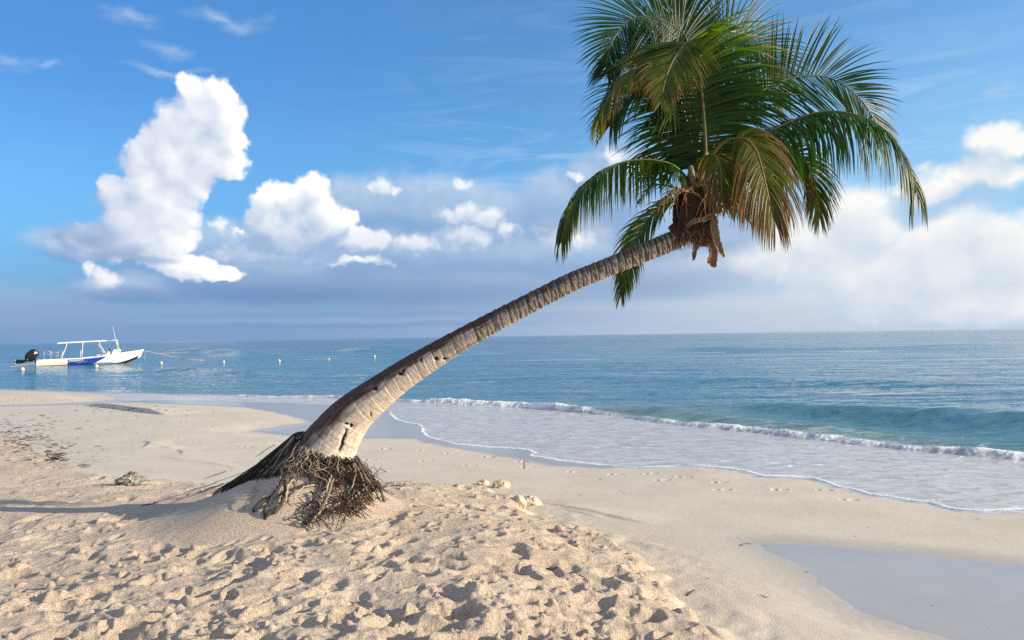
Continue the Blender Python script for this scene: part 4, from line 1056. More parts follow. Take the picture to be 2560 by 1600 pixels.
# roots --------------------------------------------------------------------
def root_material():
    mt, b, pr, out = mat_new('palm_roots')
    at_ = b.n('ShaderNodeAttribute', attribute_name='tone'); sp = b.n('ShaderNodeSeparateColor'); b.put(sp.inputs[0], at_.outputs['Color'])
    tcn = b.n('ShaderNodeTexCoord'); n = b.noise(tcn.outputs['Object'], 30, 5, 0.7)
    c = b.mix(sp.outputs[0], (0.010, 0.008, 0.0075, 1), (0.60, 0.48, 0.35, 1))
    c = b.mix(sp.outputs[1], c, (0.085, 0.026, 0.012, 1))
    c = b.mix(b.M('MULTIPLY', b.ramp(n, .45, .7), .5), c, (0.05, 0.04, 0.035, 1))
    b.put(pr.inputs['Base Color'], c); pr.inputs['Roughness'].default_value = 0.75
    b.put(pr.inputs['Normal'], b.bump(n, 0.6, 0.004))
    return mt
M_ROOT = root_material()
def onmound(x, y, lift): return Vector((x, y, gz(x, y) + lift))
RT = random.Random(21)
apex = C3[int(NT * 0.075)]
ax0, ay0 = float(apex[0]), float(apex[1])
rbase = 0.235
def strand(mb, az, r0, r1, lift0, lift1, rad, tone, red, wob=0.05, n=12, curl=0.0, top=None, bend=0.0):
    """a root hugging the mound; az in degrees, 0 = right, 180 = left, 270 = towards the viewer"""
    pts = []; rads = []
    ph1, ph2 = RT.uniform(0, 6), RT.uniform(0, 6)
    for k in range(n):
        u = k / (n - 1); r = r0 + (r1 - r0) * u
        a = math.radians(az + bend * u) + wob * math.sin(ph1 + u * 5) * u + wob * 0.5 * math.sin(ph2 + u * 12)
        x, y = ax0 + r * math.cos(a), ay0 + r * math.sin(a)
        if k == 0:
            ztop = 1.085 + 0.085 * math.cos(math.radians(az - 168)) + RT.uniform(-.05, .02)
            l0 = max(lift0 * .3, ztop - gz(x, y))
        lf_ = l0 * (1 - u) ** 1.7 + lift1 * min(1, u * 4) + 0.012 * math.sin(ph2 + u * 9 + curl) * u
        p = onmound(x, y, lf_)
        if u > 0.93: p.z -= 0.02
        pts.append(p); rads.append(rad * (1 - 0.65 * u))
    mb.tube(pts, rads, 5, (tone, red, 0, 1))
# gnarled stump that carries the roots
nS, mS = 26, 90
us = np.linspace(0, 1, nS)[:, None]; ts = np.linspace(0, 2 * np.pi, mS, endpoint=False)[None, :]
left = np.clip(np.cos(ts - math.radians(165)), 0, 1) ** 1.2
reach = 0.25 + 0.20 * left
topz = 1.075 + 0.0 * ts
rS = 0.16 + (reach - 0.16) * us + 0.03 * perlin(np.cos(ts) * 3 + us, np.sin(ts) * 3, 120) * us
xs_ = ax0 - 0.02 + rS * np.cos(ts); ys_ = ay0 + rS * np.sin(ts)
g_ = np.vectorize(gz)(xs_, ys_)
tilt_ = topz + 0.07 * np.cos(ts - math.radians(175))
zs_ = (tilt_ - 0.05) * (1 - us ** 1.2) + (g_ - 0.05) * us ** 1.2 + 0.018 * np.abs(perlin(ts * 9, us * 3, 121))
vS = np.stack([xs_ + 0 * us, ys_ + 0 * us, zs_], -1).reshape(-1, 3)
iS = np.arange(nS - 1)[:, None]; jS = np.arange(mS)[None, :]
fS = np.stack([iS * mS + jS, iS * mS + (jS + 1) % mS, (iS + 1) * mS + (jS + 1) % mS, (iS + 1) * mS + jS], -1).reshape(-1, 4)
tn = np.zeros((nS * mS, 4)); tn[:, 0] = 0.10; tn[:, 3] = 1
own(mesh_np('root_crown', vS, fS[:, ::-1], M_ROOT, attrs={'tone': tn}))
mat_ = MB()
for k in range(900):       # dense dark mat sweeping to the left
    az = RT.gauss(168, 27)
    if az < 105 or az > 232: continue
    fl_ = math.exp(-((az - 160) / 30) ** 2)
    fing = 0.72 + 0.28 * math.sin(az * 0.42) * math.sin(az * 0.17 + 1)
    r1 = 0.48 + (1.44 - 0.48) * fl_ * RT.uniform(0.45, 1.0) * fing
    pale = 1 if RT.random() < 0.16 else 0
    strand(mat_, az, 0.16 + RT.random() * 0.12, r1, RT.uniform(.10, .22), RT.uniform(0.004, .05), RT.uniform(.005, .011), RT.uniform(.4, .85) if pale else RT.uniform(0, .06), 0, 0.06, bend=RT.uniform(-8, 8))
for k in range(420):       # pale tangled fibres on the front of the crown
    az = RT.gauss(232, 34)
    strand(mat_, az, 0.12 + RT.random() * 0.12, RT.uniform(.26, .56), RT.uniform(.08, .20), RT.uniform(.02, .08), RT.uniform(.003, .007), RT.random() ** 1.8, RT.uniform(0, .3) * (RT.random() < .4), 0.22, bend=RT.uniform(-25, 25))
for k in range(300):       # front right and right side
    az = RT.gauss(322, 30)
    if az > 392 or az < 250: continue
    strand(mat_, az, 0.14 + RT.random() * 0.15, RT.uniform(.36, .64), RT.uniform(.06, .16), RT.uniform(.0, .05), RT.uniform(.0035, .009), RT.choice((0.0, 0.0, 0.01, 0.02, 0.32)), RT.choice((0, 0, .1, .4)), 0.12, bend=RT.uniform(-14, 14))
for (cxx, cyy, n, sx_, sy_) in ((795, 1290, 45, 14, 16), (868, 1272, 90, 16, 16), (900, 1235, 110, 22, 20), (915, 1195, 60, 16, 14), (765, 1312, 14, 6, 8), (850, 1195, 50, 22, 14)):
    for k in range(n):     # rusty rootlet tangles
        p = hit(cxx + RT.gauss(0, sx_), cyy + RT.gauss(0, sy_))
        q = Vector((RT.gauss(0, .05), RT.gauss(0, .05), 0))
        a_ = onmound(p.x, p.y, RT.uniform(0, .05)); b2 = onmound(p.x + q.x, p.y + q.y, RT.uniform(.02, .09)); c2 = onmound(p.x + q.x * 2 + RT.gauss(0, .03), p.y + q.y * 2, RT.uniform(-.01, .03))
        mat_.tube([a_, a_.lerp(b2, .6) + Vector((0, 0, .012)), b2, b2.lerp(c2, .6), c2], [.005, .0045, .004, .003, .002], 4, (RT.choice((.0, .0, .03, .22)), RT.choice((.0, .3, .9)), 0, 1))
rm = own(mat_.build('fibrous_roots', M_ROOT, attr='tone')); tag(rm, kind='stuff')
def big_root(pxs, rads, tone, red=0.0, lift=0.03):
    b_ = MB(); pts = []
    for k, q in enumerate(pxs):
        p = hit(q[0], q[1]); l = q[2] if len(q) > 2 else lift
        d = (CAM - p).normalized()
        pts.append(p + Vector((0, 0, l)) + d * l * 0.5)
    P_, _ = smooth_path([tuple(p) for p in pts], max(10, 5 * len(pts)))
    n = len(P_); rs = 0.72 * np.interp(np.linspace(0, 1, n), np.linspace(0, 1, len(rads)), rads)
    rs = [float(r * (1 + 0.22 * math.sin(i * 2.1) * RT.random())) for i, r in enumerate(rs)]
    P_ = [Vector(p) + Vector((RT.gauss(0, .004), RT.gauss(0, .004), RT.gauss(0, .004))) for p in P_]
    b_.tube(P_, rs, 7, (tone, red, 0, 1))
    own(b_.build('root', M_ROOT, attr='tone'))
big_root([(838, 1180), (835, 1200), (828, 1225, .05), (822, 1250, .05), (800, 1290, .04), (775, 1320), (772, 1332, 0)], [.012, .013, .018, .016, .014, .013, .012], .35)
big_root([(832, 1190), (820, 1225, .05), (817, 1250, .05), (815, 1270, .04), (822, 1285), (845, 1268), (870, 1250)], [.010, .014, .016, .012, .010, .008, .006], .65)
big_root([(800, 1165), (808, 1195), (815, 1215, .04), (820, 1235, .04)], [.009, .011, .012, .013], .45)
big_root([(780, 1215), (745, 1228, .04), (715, 1242, .04), (690, 1250), (655, 1255)], [.020, .016, .014, .010, .008], .03)
big_root([(785, 1222), (760, 1228, .04), (740, 1245), (737, 1262), (734, 1268, 0)], [.009, .008, .008, .007, .005], .8)
big_root([(720, 1190), (705, 1215, .04), (690, 1240, .04), (665, 1258), (640, 1275), (636, 1280, 0)], [.014, .020, .022, .020, .024, .018], .03)
big_root([(712, 1200), (712, 1230, .04), (706, 1262), (690, 1285), (672, 1292), (662, 1302, 0)], [.012, .016, .020, .022, .030, .010], .04)
big_root([(690, 1240, .05), (672, 1264), (660, 1285), (665, 1297, 0)], [.014, .016, .02, .014], .03)
big_root([(735, 1205), (722, 1225, .05), (716, 1250, .05), (714, 1262)], [.010, .011, .012, .009], .7)
big_root([(672, 1190), (645, 1215), (630, 1245), (612, 1272), (609, 1276, 0)], [.012, .010, .009, .006, .004], .1)
big_root([(650, 1225), (630, 1240), (615, 1250)], [.006, .006, .004], .12)
big_root([(730, 1172), (715, 1176), (706, 1192), (700, 1205)], [.008, .009, .008, .006], .8)
big_root([(800, 1125, .10), (765, 1135, .10), (735, 1150, .08), (715, 1165, .06)], [.008, .009, .009, .007], .95)
big_root([(815, 1130, .10), (780, 1130, .12), (745, 1150, .08), (712, 1165, .05), (708, 1172)], [.008, .010, .009, .008, .006], .8)
big_root([(725, 1112, .10), (700, 1122, .08), (685, 1133, .08), (665, 1142, .06)], [.010, .010, .009, .007], .75)
big_root([(885, 1165, .06), (905, 1190, .06), (925, 1220, .05), (950, 1252), (955, 1258, 0)], [.013, .014, .014, .012, .010], .30)
big_root([(880, 1170, .08), (900, 1200, .07), (915, 1235, .05), (935, 1258)], [.010, .010, .011, .009], .45)
big_root([(895, 1170, .06), (925, 1200, .06), (945, 1230, .05), (960, 1250), (962, 1256, 0)], [.014, .016, .016, .015, .016], .10)
big_root([(870, 1165, .08), (888, 1195, .08), (884, 1225, .06), (870, 1250), (865, 1285, 0)], [.008, .009, .009, .008, .006], .5)
big_root([(920, 1228, .05), (885, 1255, .04), (850, 1275), (832, 1290)], [.008, .009, .008, .007], .6)
big_root([(860, 1268), (880, 1275), (905, 1282), (912, 1272), (916, 1275, 0)], [.008, .010, .010, .012, .008], .08, .7)
big_root([(775, 1238), (785, 1245), (780, 1262), (762, 1275), (756, 1284, 0)], [.012, .014, .013, .008, .005], .03)
big_root([(762, 1195), (785, 1194), (800, 1200)], [.010, .012, .006], .03)
big_root([(560, 1215), (535, 1225), (505, 1236), (500, 1230)], [.010, .010, .008, .004], .05)
big_root([(520, 1198), (545, 1190), (562, 1184)], [.005, .008, .010], .08)
fr_b = MB()
fr_b.tube([at(868, 1158, 7.35), at(880, 1156, 7.33), at(893, 1154, 7.32)], [.012, .013, .006], 6, (.02, 0, 0, 1))
own(fr_b.build('root', M_ROOT, attr='tone'))
# ------------------------------------------------------------------ small things on the beach
def thing_mb(mb, name, mat, label, cat, group=None, **k):
    o = mb.build(name, mat, **k); tag(o, label, cat, group); return o
M_TWIG = plain('twig_bark', (0.045, 0.030, 0.022), 0.8, var=0.5, scale=30)
def twig(pxs, r, label, lift=0.008, stand=None, group='twigs washed up on the sand'):
    b_ = MB(); pts = []
    for q in pxs: pts.append(hit(q[0], q[1]) + Vector((0, 0, (q[2] if len(q) > 2 else lift))))
    P_, _ = smooth_path([tuple(p) for p in pts], 9)
    b_.tube([Vector(p) + Vector((RT.gauss(0, .002), 0, RT.gauss(0, .002))) for p in P_], [r * (1 - .5 * i / 8) for i in range(9)], 6)
    if len(pxs) > 2:
        q = P_[5]; b_.tube([q, Vector(q) + Vector((2, 1, 2)) * r, Vector(q) + Vector((4, 1.5, 3)) * r], [r * .5, r * .4, r * .2], 5)
    return thing_mb(b_, 'twig', M_TWIG, label, 'twig', group)
g = hit(1310, 1172)
b_ = MB(); b_.tube([g + Vector((0, 0, -.02)), g + Vector((.005, 0, .05)), g + Vector((-.004, 0, .10)), g + Vector((.016, 0, .15))], [.007, .007, .006, .004], 6)
b_.tube([g + Vector((.002, 0, .09)), g + Vector((.022, 0, .115))], [.004, .002], 5)
thing_mb(b_, 'twig', M_TWIG, 'thin dark stick standing upright in the firm sand below the foam edge', 'twig', 'twigs washed up on the sand')
twig([(978, 1216), (992, 1214), (1005, 1217), (1014, 1213)], .006, 'short forked dark twig lying on the crest right of the palm roots')
twig([(355, 1265), (375, 1262), (394, 1258)], .008, 'dark straight stick lying in the palm shadow left of the roots')
twig([(1718, 1492), (1728, 1483), (1738, 1478)], .006, 'small black twig near the soft sand edge at lower right')
twig([(1365, 1422), (1380, 1426), (1398, 1420)], .005, 'thin brown twig half buried in the churned sand in the lower middle')
twig([(1425, 1435), (1445, 1440), (1462, 1444)], .005, 'thin brown twig just right of the half buried one')
twig([(1900, 1490), (1912, 1494), (1922, 1496)], .003, 'small twig on the flat sand between churned sand and puddle')
twig([(1852, 1366), (1866, 1360), (1880, 1362)], .0035, 'crooked twig at the upper left tip of the puddle')
twig([(925, 1192), (945, 1180), (956, 1168, .05)], .004, 'long bare twig sticking up behind the right side of the roots')
twig([(2010, 1432), (2014, 1433), (2020, 1432)], .002, 'tiny twig at the rim of the puddle')

def rock(name, px, py, sx, sy, sz, mat, label, cat, seed, sink=0.25, rough=0.35, group=None, flat=False):
    g = hit(px, py); bm = bmesh.new(); bmesh.ops.create_icosphere(bm, subdivisions=5, radius=1.0)
    from mathutils import noise as mn
    off = Vector((seed * 3.1, seed * 1.7, 0))
    for v in bm.verts:
        d = v.co.normalized()
        n = mn.noise(d * 1.3 + off) * rough + abs(mn.noise(d * 3.1 + off)) * rough * .7 + mn.noise(d * 9 + off) * rough * .18
        if flat: n += 0.25 * mn.cell(d * 2.2 + off) * rough * 2
        v.co = d * (1 + n); v.co.x *= sx; v.co.y *= sy; v.co.z *= sz
    me = bpy.data.meshes.new(name); bm.to_mesh(me); bm.free(); me.materials.append(mat)
    me.polygons.foreach_set('use_smooth', [True] * len(me.polygons))
    o = bpy.data.objects.new(name, me); o.location = g + Vector((0, 0, sz * (1 - 2 * sink)))
    COL.objects.link(o); tag(o, label, cat, group); return o
def clod_material(name, c1, c2, bmp):
    mt, b, pr, out = mat_new(name); tcn = b.n('ShaderNodeTexCoord'); O = tcn.outputs['Object']
    n = b.noise(O, 14, 6, .65); n2 = b.noise(O, 90, 4, .7)
    c = b.mix(b.ramp(n, .35, .65), c1 + (1,), c2 + (1,)); b.put(pr.inputs['Base Color'], c); pr.inputs['Roughness'].default_value = .9
    b.put(pr.inputs['Normal'], b.bump(b.M('ADD', n, b.M('MULTIPLY', n2, .5)), .9, bmp)); return mt
M_CLOD = clod_material('packed_sand', (0.55, 0.42, 0.30), (0.70, 0.56, 0.42), .012)
M_PALE = clod_material('pale_crust', (0.58, 0.48, 0.37), (0.68, 0.58, 0.46), .014)
M_CORAL = clod_material('weathered_coral', (0.10, 0.10, 0.085), (0.46, 0.44, 0.38), .02)
gcl = 'lumps of packed sand along the crest'
rock('sand_clod', 1208, 1212, .075, .06, .05, M_CLOD, 'small rounded lump of packed sand at the left end of the crest', 'sand lump', 1, .35, group=gcl)
rock('sand_clod', 1252, 1219, .11, .07, .075, M_CLOD, 'wedge shaped lump of packed sand on the crest, sharp on its right', 'sand lump', 2, .4, .30, group=gcl, flat=True)
rock('sand_clod', 1325, 1262, .12, .10, .08, M_PALE, 'pale crusted lump of sand at the corner of the crest, largest of the lumps', 'sand lump', 3, .42, .32, group=gcl, flat=True)
rock('sand_clod', 1297, 1258, .08, .07, .07, M_CLOD, 'knobbly lump of sand leaning on the pale crusted one', 'sand lump', 5, .45, .28, group=gcl)
rock('coral_rock', 330, 1210, .17, .10, .085, M_CORAL, 'grey weathered coral rock half buried in sand left of the palm', 'rock', 7, .30, .6, flat=True)

# seaweed crumbs on the left
M_WEED = plain('dry_seaweed', (0.060, 0.035, 0.025), 0.8, var=.5, scale=25)
wd = MB(); R3 = random.Random(31)
def crumbs(cx_, cy_, sx_, sy_, n, big=1.0):
    for k in range(n):
        p = hit(cx_ + R3.gauss(0, sx_), cy_ + R3.gauss(0, sy_)); r = R3.uniform(.008, .03) * big; a = R3.uniform(-.5, .5)
        q = Vector((math.cos(a), math.sin(a) * .6, 0)) * r * R3.uniform(1.5, 4)
        wd.tube([p - q, p + Vector((0, 0, r * .7)), p + q * .6 + Vector((0, 0, r * .4)), p + q], [r * .15, r * .45, r * .35, r * .1], 5, flat=.5)
crumbs(40, 1090, 60, 26, 150); crumbs(110, 1120, 50, 18, 70, .9); crumbs(140, 1142, 14, 7, 60); crumbs(90, 1075, 90, 20, 50, .8)
crumbs(330, 1024, 70, 4, 60, 1.0); crumbs(210, 1164, 6, 2, 8); crumbs(105, 1043, 8, 2, 6); crumbs(260, 1050, 160, 22, 40, .6); crumbs(1900, 1430, 330, 90, 26, .35); crumbs(1500, 1200, 300, 40, 26, .4)
crumbs(960, 1210, 30, 4, 30, .5)
o = wd.build('seaweed_litter', M_WEED); tag(o, 'dark dry seaweed crumbs scattered over the sand at the left', 'seaweed', kind='stuff')
# green sprout among the roots
sp2 = MB(); g = hit(652, 1165) + Vector((0, 0, .05))
for (dx, dz) in ((-.05, .03), (-.03, .06), (-.01, .075), (.015, .07), (.03, .05), (.0, .04)):
    m_ = g + Vector((dx * .4, -.01, dz * .7)); t_2 = g + Vector((dx, -.02, dz))
    sp2.tube([g, m_, t_2], [.003, .006, .001], 5, flat=.3)
thing_mb(sp2, 'sprout', plain('sprout_green', (0.10, 0.24, 0.05), .5), 'small green sprout growing among the dark roots', 'plant')

# ------------------------------------------------------------------ buoys
M_BUOY = plain('faded_float', (0.74, 0.62, 0.42), .5, var=.25, scale=3)
M_ROPE = plain('rope', (0.42, 0.34, 0.24), .8, var=.3, scale=20)
def buoy_parts():
    e = empty('buoy'); b_ = MB(); prof = [(0.0, -.13), (.05, -.125), (.09, -.10), (.118, -.05), (.122, -.012), (.127, 0), (.122, .012), (.118, .05), (.09, .10), (.05, .125), (.028, .135), (.028, .165), (.0, .166)]
    n = 20; vs = []; fs = []
    for (r, z) in prof:
        for k in range(n): vs.append((r * math.cos(2 * math.pi * k / n), r * math.sin(2 * math.pi * k / n), z))
    for i in range(len(prof) - 1):
        for k in range(n): fs.append((i * n + k, i * n + (k + 1) % n, (i + 1) * n + (k + 1) % n, (i + 1) * n + k))
    b_.add(vs, fs); b_.build('float', M_BUOY, e)
    b_ = MB(); b_.tube([(.04 * math.cos(a), 0, .175 + .03 * math.sin(a)) for a in np.linspace(0, 2 * math.pi, 13)], .010, 5); b_.build('rope_eye', M_ROPE, e)
    return e
bpx = [(56, 925, 'nearest pale round buoy, floating below the boat outboard motor', 1.25), (241, 917, 'pale round buoy floating just below the middle of the boat', 1.2), (403, 909, 'pale round buoy right of the boat bow, first of the line', 1.0), (559, 906, 'pale round buoy, second of the line right of the boat bow', 1.0),
       (698, 903, 'pale round buoy, third of the line right of the boat bow', 1.0), (822, 899, 'small dark low buoy, fourth of the line right of the boat bow', .75), (936, 892, 'pale round buoy nearest the palm trunk', 1.0)]
b0 = buoy_parts()
for i, (a, c, lab, s) in enumerate(bpx):
    if i == 0: e = b0
    else:
        e = b0.copy(); COL.objects.link(e)
        for ch in list(b0.children):
            q = ch.copy(); COL.objects.link(q); q.parent = e
    p = gnd(a, c, 0.05); e.location = (p.x, p.y, .09); k_ = s * min(1.6, p.y / 75) ** .3; e.scale = (k_, k_, k_); e.rotation_euler = (R3.uniform(-.3, .3), R3.uniform(-.3, .3), R3.uniform(0, 3))
    tag(e, lab, 'buoy', 'buoys floating in line off the beach')

# ------------------------------------------------------------------ motor boat
BL = 8.8; YAW = math.radians(33)
stern = at(90, 905, 72.0); stern.z = 0.0
boat = empty('motor_boat', stern); boat.rotation_euler = (0, 0, YAW)
tag(boat, 'white open motor boat with blue side panel and long sun roof, moored off the beach', 'boat')
M_WHITE = plain('white_gelcoat', (0.80, 0.78, 0.72), .35, var=.05, scale=2)
M_INNER = plain('boat_inside', (0.55, 0.53, 0.50), .5, var=.1, scale=2)
M_BLUE = plain('blue_paint', (0.008, 0.050, 0.40), .35, var=.12, scale=1.2)
M_BLACK = plain('black_cowl', (0.012, 0.012, 0.014), .28, var=.2, scale=5)
M_DARK = plain('antifouling', (0.03, 0.028, 0.025), .6)
M_STEEL = plain('steel_tube', (0.55, 0.50, 0.46), .35, .4)
BM = 1.75
def hull_pt(u, v, sd_):
    """u 0 stern..1 bow; v 0 keel..1 sheer"""
    sheer = 0.50 + 0.16 * u + 0.62 * max(0, (u - .35) / .65) ** 1.5
    beam = BM / 2 * (0.92 + 0.08 * min(1, u / .3)) * (1 - max(0, (u - .52) / .48) ** 2.3) + 0.02
    keel = -0.22 + 0.80 * max(0, (u - .74) / .26) ** 1.6
    chine = keel + 0.22 + 0.10 * u
    xo = BL * u + 0.30 * max(0, (u - .8) / .2) * v
    if v < .35:
        q = v / .35; y = beam * .80 * q; z = keel + (chine - keel) * q
    else:
        q = (v - .35) / .65; y = beam * (.80 + .20 * q ** .8); z = chine + (sheer - chine) * q
    return Vector((xo, -y * sd_, z))
def hull_patch(u0, u1, v0, v1, nu, nv, sd_, off, vb=None):
    vs = []; fs = []
    for i in range(nu + 1):
        u = u0 + (u1 - u0) * i / nu
        a, b2 = (v0, v1) if vb is None else vb(u)
        for j in range(nv + 1):
            v = a + (b2 - a) * j / nv; p = hull_pt(u, v, sd_); p.y -= off * sd_; vs.append(p)
    for i in range(nu):
        for j in range(nv):
            q = i * (nv + 1) + j; f = (q, q + nv + 1, q + nv + 2, q + 1)
            fs.append(f if sd_ > 0 else f[::-1])
    return vs, fs
hb = MB()
for sd_ in (1, -1):
    vs, fs = hull_patch(0, 1, 0, 1, 48, 16, sd_, 0); hb.add(vs, fs)
tr_ = [hull_pt(0, v, 1) for v in np.linspace(0, 1, 9)] + [hull_pt(0, v, -1) for v in np.linspace(1, 0, 9)]
hb.add(tr_, [tuple(range(len(tr_)))])
hb.build('hull', M_WHITE, boat)
kb = MB()
for sd_ in (1, -1):
    vs, fs = hull_patch(0, .97, 0, .35, 40, 5, sd_, .006); kb.add(vs, fs)
kb.build('hull_bottom', M_DARK, boat)
db = MB(); vs = []; n = 30
for i in range(n + 1):
    u = .02 + .95 * i / n
    a, c = hull_pt(u, .93, 1), hull_pt(u, .93, -1); fz = 0.18 if u < .72 else hull_pt(u, 1, 1).z - .06
    vs += [Vector((a.x, a.y, fz)), Vector((c.x, c.y, fz))]
db.add(vs, [(2 * i, 2 * i + 2, 2 * i + 3, 2 * i + 1) for i in range(n)]); db.build('deck', M_INNER, boat)
gb = MB()
for sd_ in (1, -1): gb.tube([hull_pt(u, 1, sd_) + Vector((0, 0, .01)) for u in np.linspace(0, 1, 30)], .035, 6)
gb.tube([hull_pt(0, 1, 1) + Vector((0, 0, .01)), hull_pt(0, 1, -1) + Vector((0, 0, .01))], .035, 6)
gb.build('gunwale', M_WHITE, boat)
rs_ = MB()
rs_.tube([hull_pt(u, .70, 1) + Vector((0, -.006, 0)) for u in np.linspace(0, .30, 12)], .012, 5); rs_.build('rubbing_strake', M_STEEL, boat)
u0, u1, uc = .285, .66, .52
pb = MB(); vs, fs = hull_patch(u0, u1, .36, .94, 24, 8, 1, .012, vb=lambda u: (.36 if u < uc else .36 + .58 * (u - uc) / (u1 - uc), .94)); pb.add(vs, fs)
panel = pb.build('side_panel', M_BLUE, boat)
def hull_text(txt, size, u, v, mat, name, parent, off=.02, sx_=1.0):
    cu = bpy.data.curves.new(name, 'FONT'); cu.body = txt; cu.size = size; cu.extrude = .002; cu.offset = size * .012
    tmp = bpy.data.objects.new('tmp', cu); COL.objects.link(tmp); bpy.context.view_layer.update()
    me = bpy.data.meshes.new_from_object(tmp.evaluated_get(bpy.context.evaluated_depsgraph_get())); bpy.data.objects.remove(tmp)
    p0, p1, pz = hull_pt(u, v, 1), hull_pt(u + .1, v, 1), hull_pt(u, v + .1, 1)
    ex = (p1 - p0).normalized(); ez = (pz - p0).normalized(); ny = ex.cross(ez).normalized()
    for v_ in me.vertices:
        q = v_.co.copy(); v_.co = p0 + ex * q.x * sx_ + ez * q.y + ny * (q.z + off)
    me.materials.clear(); me.materials.append(mat)
    o = bpy.data.objects.new(name, me); COL.objects.link(o); o.parent = parent; return o
hull_text('maisO', .30, u0 + .012, .72, M_WHITE, 'lettering', panel, sx_=1.5)
sw = MB()
def swoosh(us_, vs_, r):
    pts = [hull_pt(u, v, 1) + Vector((0, -.02, 0)) for u, v in zip(us_, vs_)]
    sw.tube(pts, r, 6, flat=.3)
swoosh((u0 + .01, u0 + .05, u0 + .09, u0 + .13), (.52, .515, .52, .54), [.012, .03, .03, .01])
swoosh((u0 + .12, u0 + .15, u0 + .18), (.56, .60, .70), [.008, .03, .008])
sw.build('stripe', M_WHITE, panel)
lb = MB(); swoosh2 = [hull_pt(u, v, 1) + Vector((0, -.018, 0)) for u, v in ((u0 + .12, .74), (u0 + .16, .80), (u0 + .2, .76), (u0 + .19, .64))]
lb.tube(swoosh2, [.02, .03, .03, .01], 6, flat=.3); lb.build('stripe', plain('light_blue', (.03, .16, .55), .4), panel)
cb = MB()   # sun roof
cz = 2.05; x0, x1 = BL * .19, BL * .655; sec = [(-.95, -.03), (-.93, .035), (-.5, .085), (0, .10), (.5, .085), (.93, .035), (.95, -.03), (.90, -.05), (0, .02), (-.90, -.05)]
vs = []
for x, tz in ((x0, -.02), (x0 + .12, .0), (x1 - .3, .16), (x1, .15)):
    for (y, z) in sec: vs.append(Vector((x, y, cz + z + tz)))
k = len(sec); fs = [(i * k + j, i * k + (j + 1) % k, (i + 1) * k + (j + 1) % k, (i + 1) * k + j) for i in range(3) for j in range(k)] + [tuple(range(k)), tuple(3 * k + j for j in range(k - 1, -1, -1))]
cb.add(vs, fs); cb.build('sun_roof', M_WHITE, boat, smooth=False)
for (ut, ub, kx) in ((.275, .225, 1), (.425, .415, 0), (.585, .655, -1)):
    for sd_ in (1, -1):
        b_ = MB(); tp_ = Vector((BL * ut, -.86 * sd_, cz + .05 + .1 * (ut - .2))); bt = hull_pt(ub, 1, sd_); mid = Vector((tp_.x, tp_.y, tp_.z - .25))
        b_.tube([tp_, mid, mid.lerp(bt, .55), bt], .032, 7); b_.build('post', M_WHITE, boat)
hb2 = MB()
hb2.tube([(x1 - .1, -.5, cz + .17), (BL * .765, -.45, cz + .24)], .02, 5); hb2.tube([(x1 - .1, .5, cz + .17), (BL * .765, .45, cz + .24)], .02, 5)
for y in (-.42, .42):
    hb2.tube([(BL * .765, y, cz + .24), (BL * .775, y, 1.15)], .022, 5); hb2.tube([(BL * .735, y, cz + .22), (BL * .768, y, cz - .05)], .018, 5)
hb2.tube([(BL * .765, -.45, cz + .24), (BL * .765, .45, cz + .24)], .022, 5)
hb2.build('roof_bracket', M_WHITE, boat)
co = MB(); co.add([Vector(q) for q in ((BL * .70, -.35, .75), (BL * .80, -.35, .85), (BL * .80, .35, .85), (BL * .70, .35, .75), (BL * .725, -.33, 1.35), (BL * .795, -.33, 1.40), (BL * .795, .33, 1.40), (BL * .725, .33, 1.35))], [(3, 2, 1, 0), (4, 5, 6, 7), (0, 1, 5, 4), (1, 2, 6, 5), (2, 3, 7, 6), (3, 0, 4, 7)])
cons = co.build('console', M_WHITE, boat, smooth=False, bevel=.03)
se = MB(); se.box((BL * .675, 0, .95), (.28, .9, .5)); se.build('seat', M_INNER, boat, smooth=False, bevel=.04)
se = MB(); se.box((BL * .61, -.3, .86), (.9, .5, .07)); se.build('bench', M_WHITE, boat, smooth=False, bevel=.02)
wh = MB(); wh.tube([Vector((BL * .688, .18 * math.cos(a), 1.36 + .18 * math.sin(a))) for a in np.linspace(0, 2 * math.pi, 17)], .022, 6); wh.tube([(BL * .688, 0, 1.36), (BL * .72, 0, 1.28)], .02, 5); wh.build('steering_wheel', M_BLACK, boat)
an = MB(); an.tube([hull_pt(.80, 1, 1) + Vector((0, .25, 0)), Vector((BL * .745, -.5, 2.4)), Vector((BL * .715, -.5, 3.6))], [.022, .02, .010], 6); an.build('antenna', M_WHITE, boat)
ld_ = MB()
for (xa, xb, h) in ((BL * .075, BL * .135, 1.62), (BL * .145, BL * .205, 1.50)):
    for y in (.55,):
        ld_.tube([(xa, y, .5), (xa, y, h)], .022, 5); ld_.tube([(xb, y, .5), (xb, y, h)], .022, 5)
        for z in (h - .02, h - .32, h - .62): ld_.tube([(xa, y, z), (xb, y, z)], .014, 5)
ld_.build('tank_rack', M_STEEL, boat)
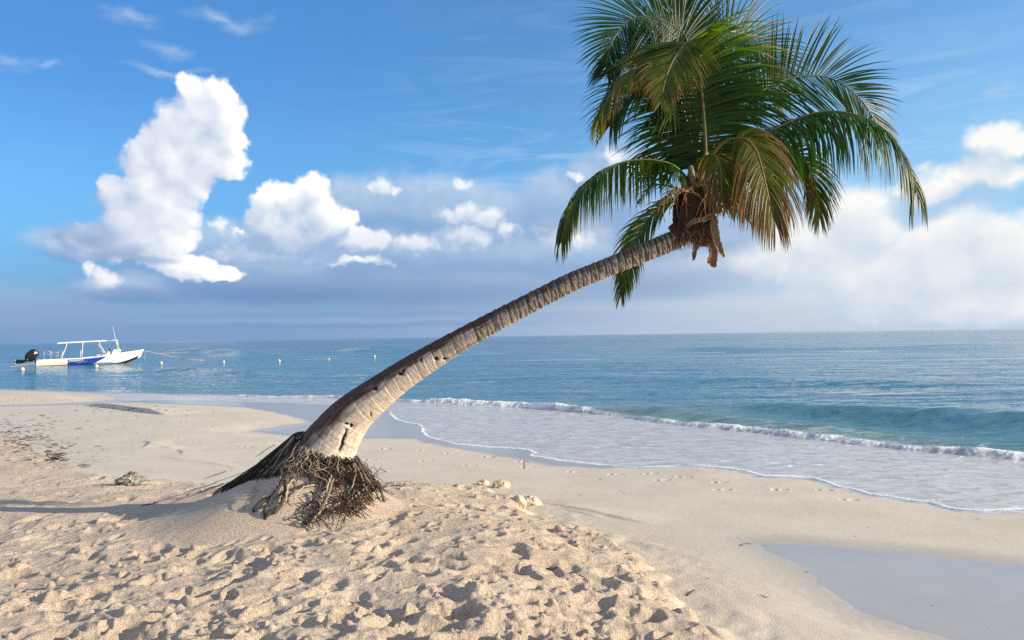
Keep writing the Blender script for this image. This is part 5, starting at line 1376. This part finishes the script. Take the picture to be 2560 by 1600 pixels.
# outboard, tilted clear of the water
mo = empty('outboard_motor'); mo.parent = boat; mo.location = (-.05, 0, .55)
def ell(mb, c, r, n=14, m_=20, p=0.75, rot=None):
    vs = []; fs = []
    for i in range(n + 1):
        f_ = math.pi * i / n
        for j in range(m_):
            q = 2 * math.pi * j / m_
            sg = lambda v: math.copysign(abs(v) ** p, v)
            d = Vector((r[0] * sg(math.sin(f_)) * sg(math.cos(q)), r[1] * sg(math.sin(f_)) * sg(math.sin(q)), r[2] * sg(math.cos(f_))))
            if rot: d = rot @ d
            vs.append(Vector(c) + d)
    for i in range(n):
        for j in range(m_): fs.append((i * m_ + j, (i + 1) * m_ + j, (i + 1) * m_ + (j + 1) % m_, i * m_ + (j + 1) % m_))
    mb.add(vs, fs)
rotm = Matrix.Rotation(math.radians(42), 3, 'Y')
b_ = MB(); ell(b_, (-.28, 0, .42), (.46, .28, .60), rot=rotm); b_.build('cowl', M_BLACK, mo)
b_ = MB(); b_.box((-.05, -.262, .62), (.10, .012, .34), Matrix.Rotation(math.radians(30), 3, 'Y')); b_.build('cowl_stripe', M_WHITE, mo)
b_ = MB(); b_.tube([(-.45, 0, .15), (-.8, 0, -.05), (-1.15, 0, -.18)], [.26, .21, .17], 10, flat=.6); ell(b_, (-1.25, 0, -.12), (.42, .14, .17)); b_.box((-1.2, 0, .02), (.45, .30, .03), Matrix.Rotation(math.radians(20), 3, 'Y')); b_.build('gearcase', M_BLACK, mo)
b_ = MB()
for k in range(3):
    a = 2 * math.pi * k / 3 + .4; v_ = Vector((-1.58, .16 * math.cos(a), -.12 + .16 * math.sin(a)))
    ell(b_, v_, (.04, .10, .14), 8, 12, 1.0, Matrix.Rotation(-a + 1.57, 3, 'X'))
ell(b_, (-1.58, 0, -.12), (.10, .06, .06), 8, 12, 1.0); b_.build('propeller', M_STEEL, mo)
b_ = MB(); b_.box((.02, 0, -.05), (.14, .34, .5)); b_.build('bracket', M_BLACK, mo, bevel=.02)
# ropes belonging to no single part of the boat
def rope(pts, r, label, grp=None):
    P_, _ = smooth_path([tuple(p) for p in pts], 24); b2 = MB(); b2.tube([Vector(p) for p in P_], r, 5)
    o = b2.build('mooring_rope', M_ROPE); tag(o, label, 'rope', grp)
bowp = boat.matrix_basis @ Vector((BL + .25, 0, 1.05)) if False else (Matrix.Translation(boat.location) @ Matrix.Rotation(YAW, 4, 'Z')) @ Vector((BL + .22, 0, 1.08))
Yb = bowp.y
rope([bowp, at(366, 878, Yb + .3), at(400, 885, Yb + 2), at(440, 893, Yb + 4), at(480, 899, Yb + 4), gnd(512, 900.5, 0.0)], .028, 'long mooring rope running from the bow down into the water')
rope([bowp, at(364, 880, Yb), at(361, 892, Yb), at(363, 903, Yb - .2)], .022, 'slack rope end hanging straight down beneath the bow')
sp3 = (Matrix.Translation(boat.location) @ Matrix.Rotation(YAW, 4, 'Z')) @ Vector((-.05, -.6, .25))
rope([sp3, sp3 + Vector((-.7, -.6, -.12)), sp3 + Vector((-1.4, -1.2, -.24)), sp3 + Vector((-1.75, -1.5, -.30))], .035, 'stern line trailing from the transom into the water below the motor')
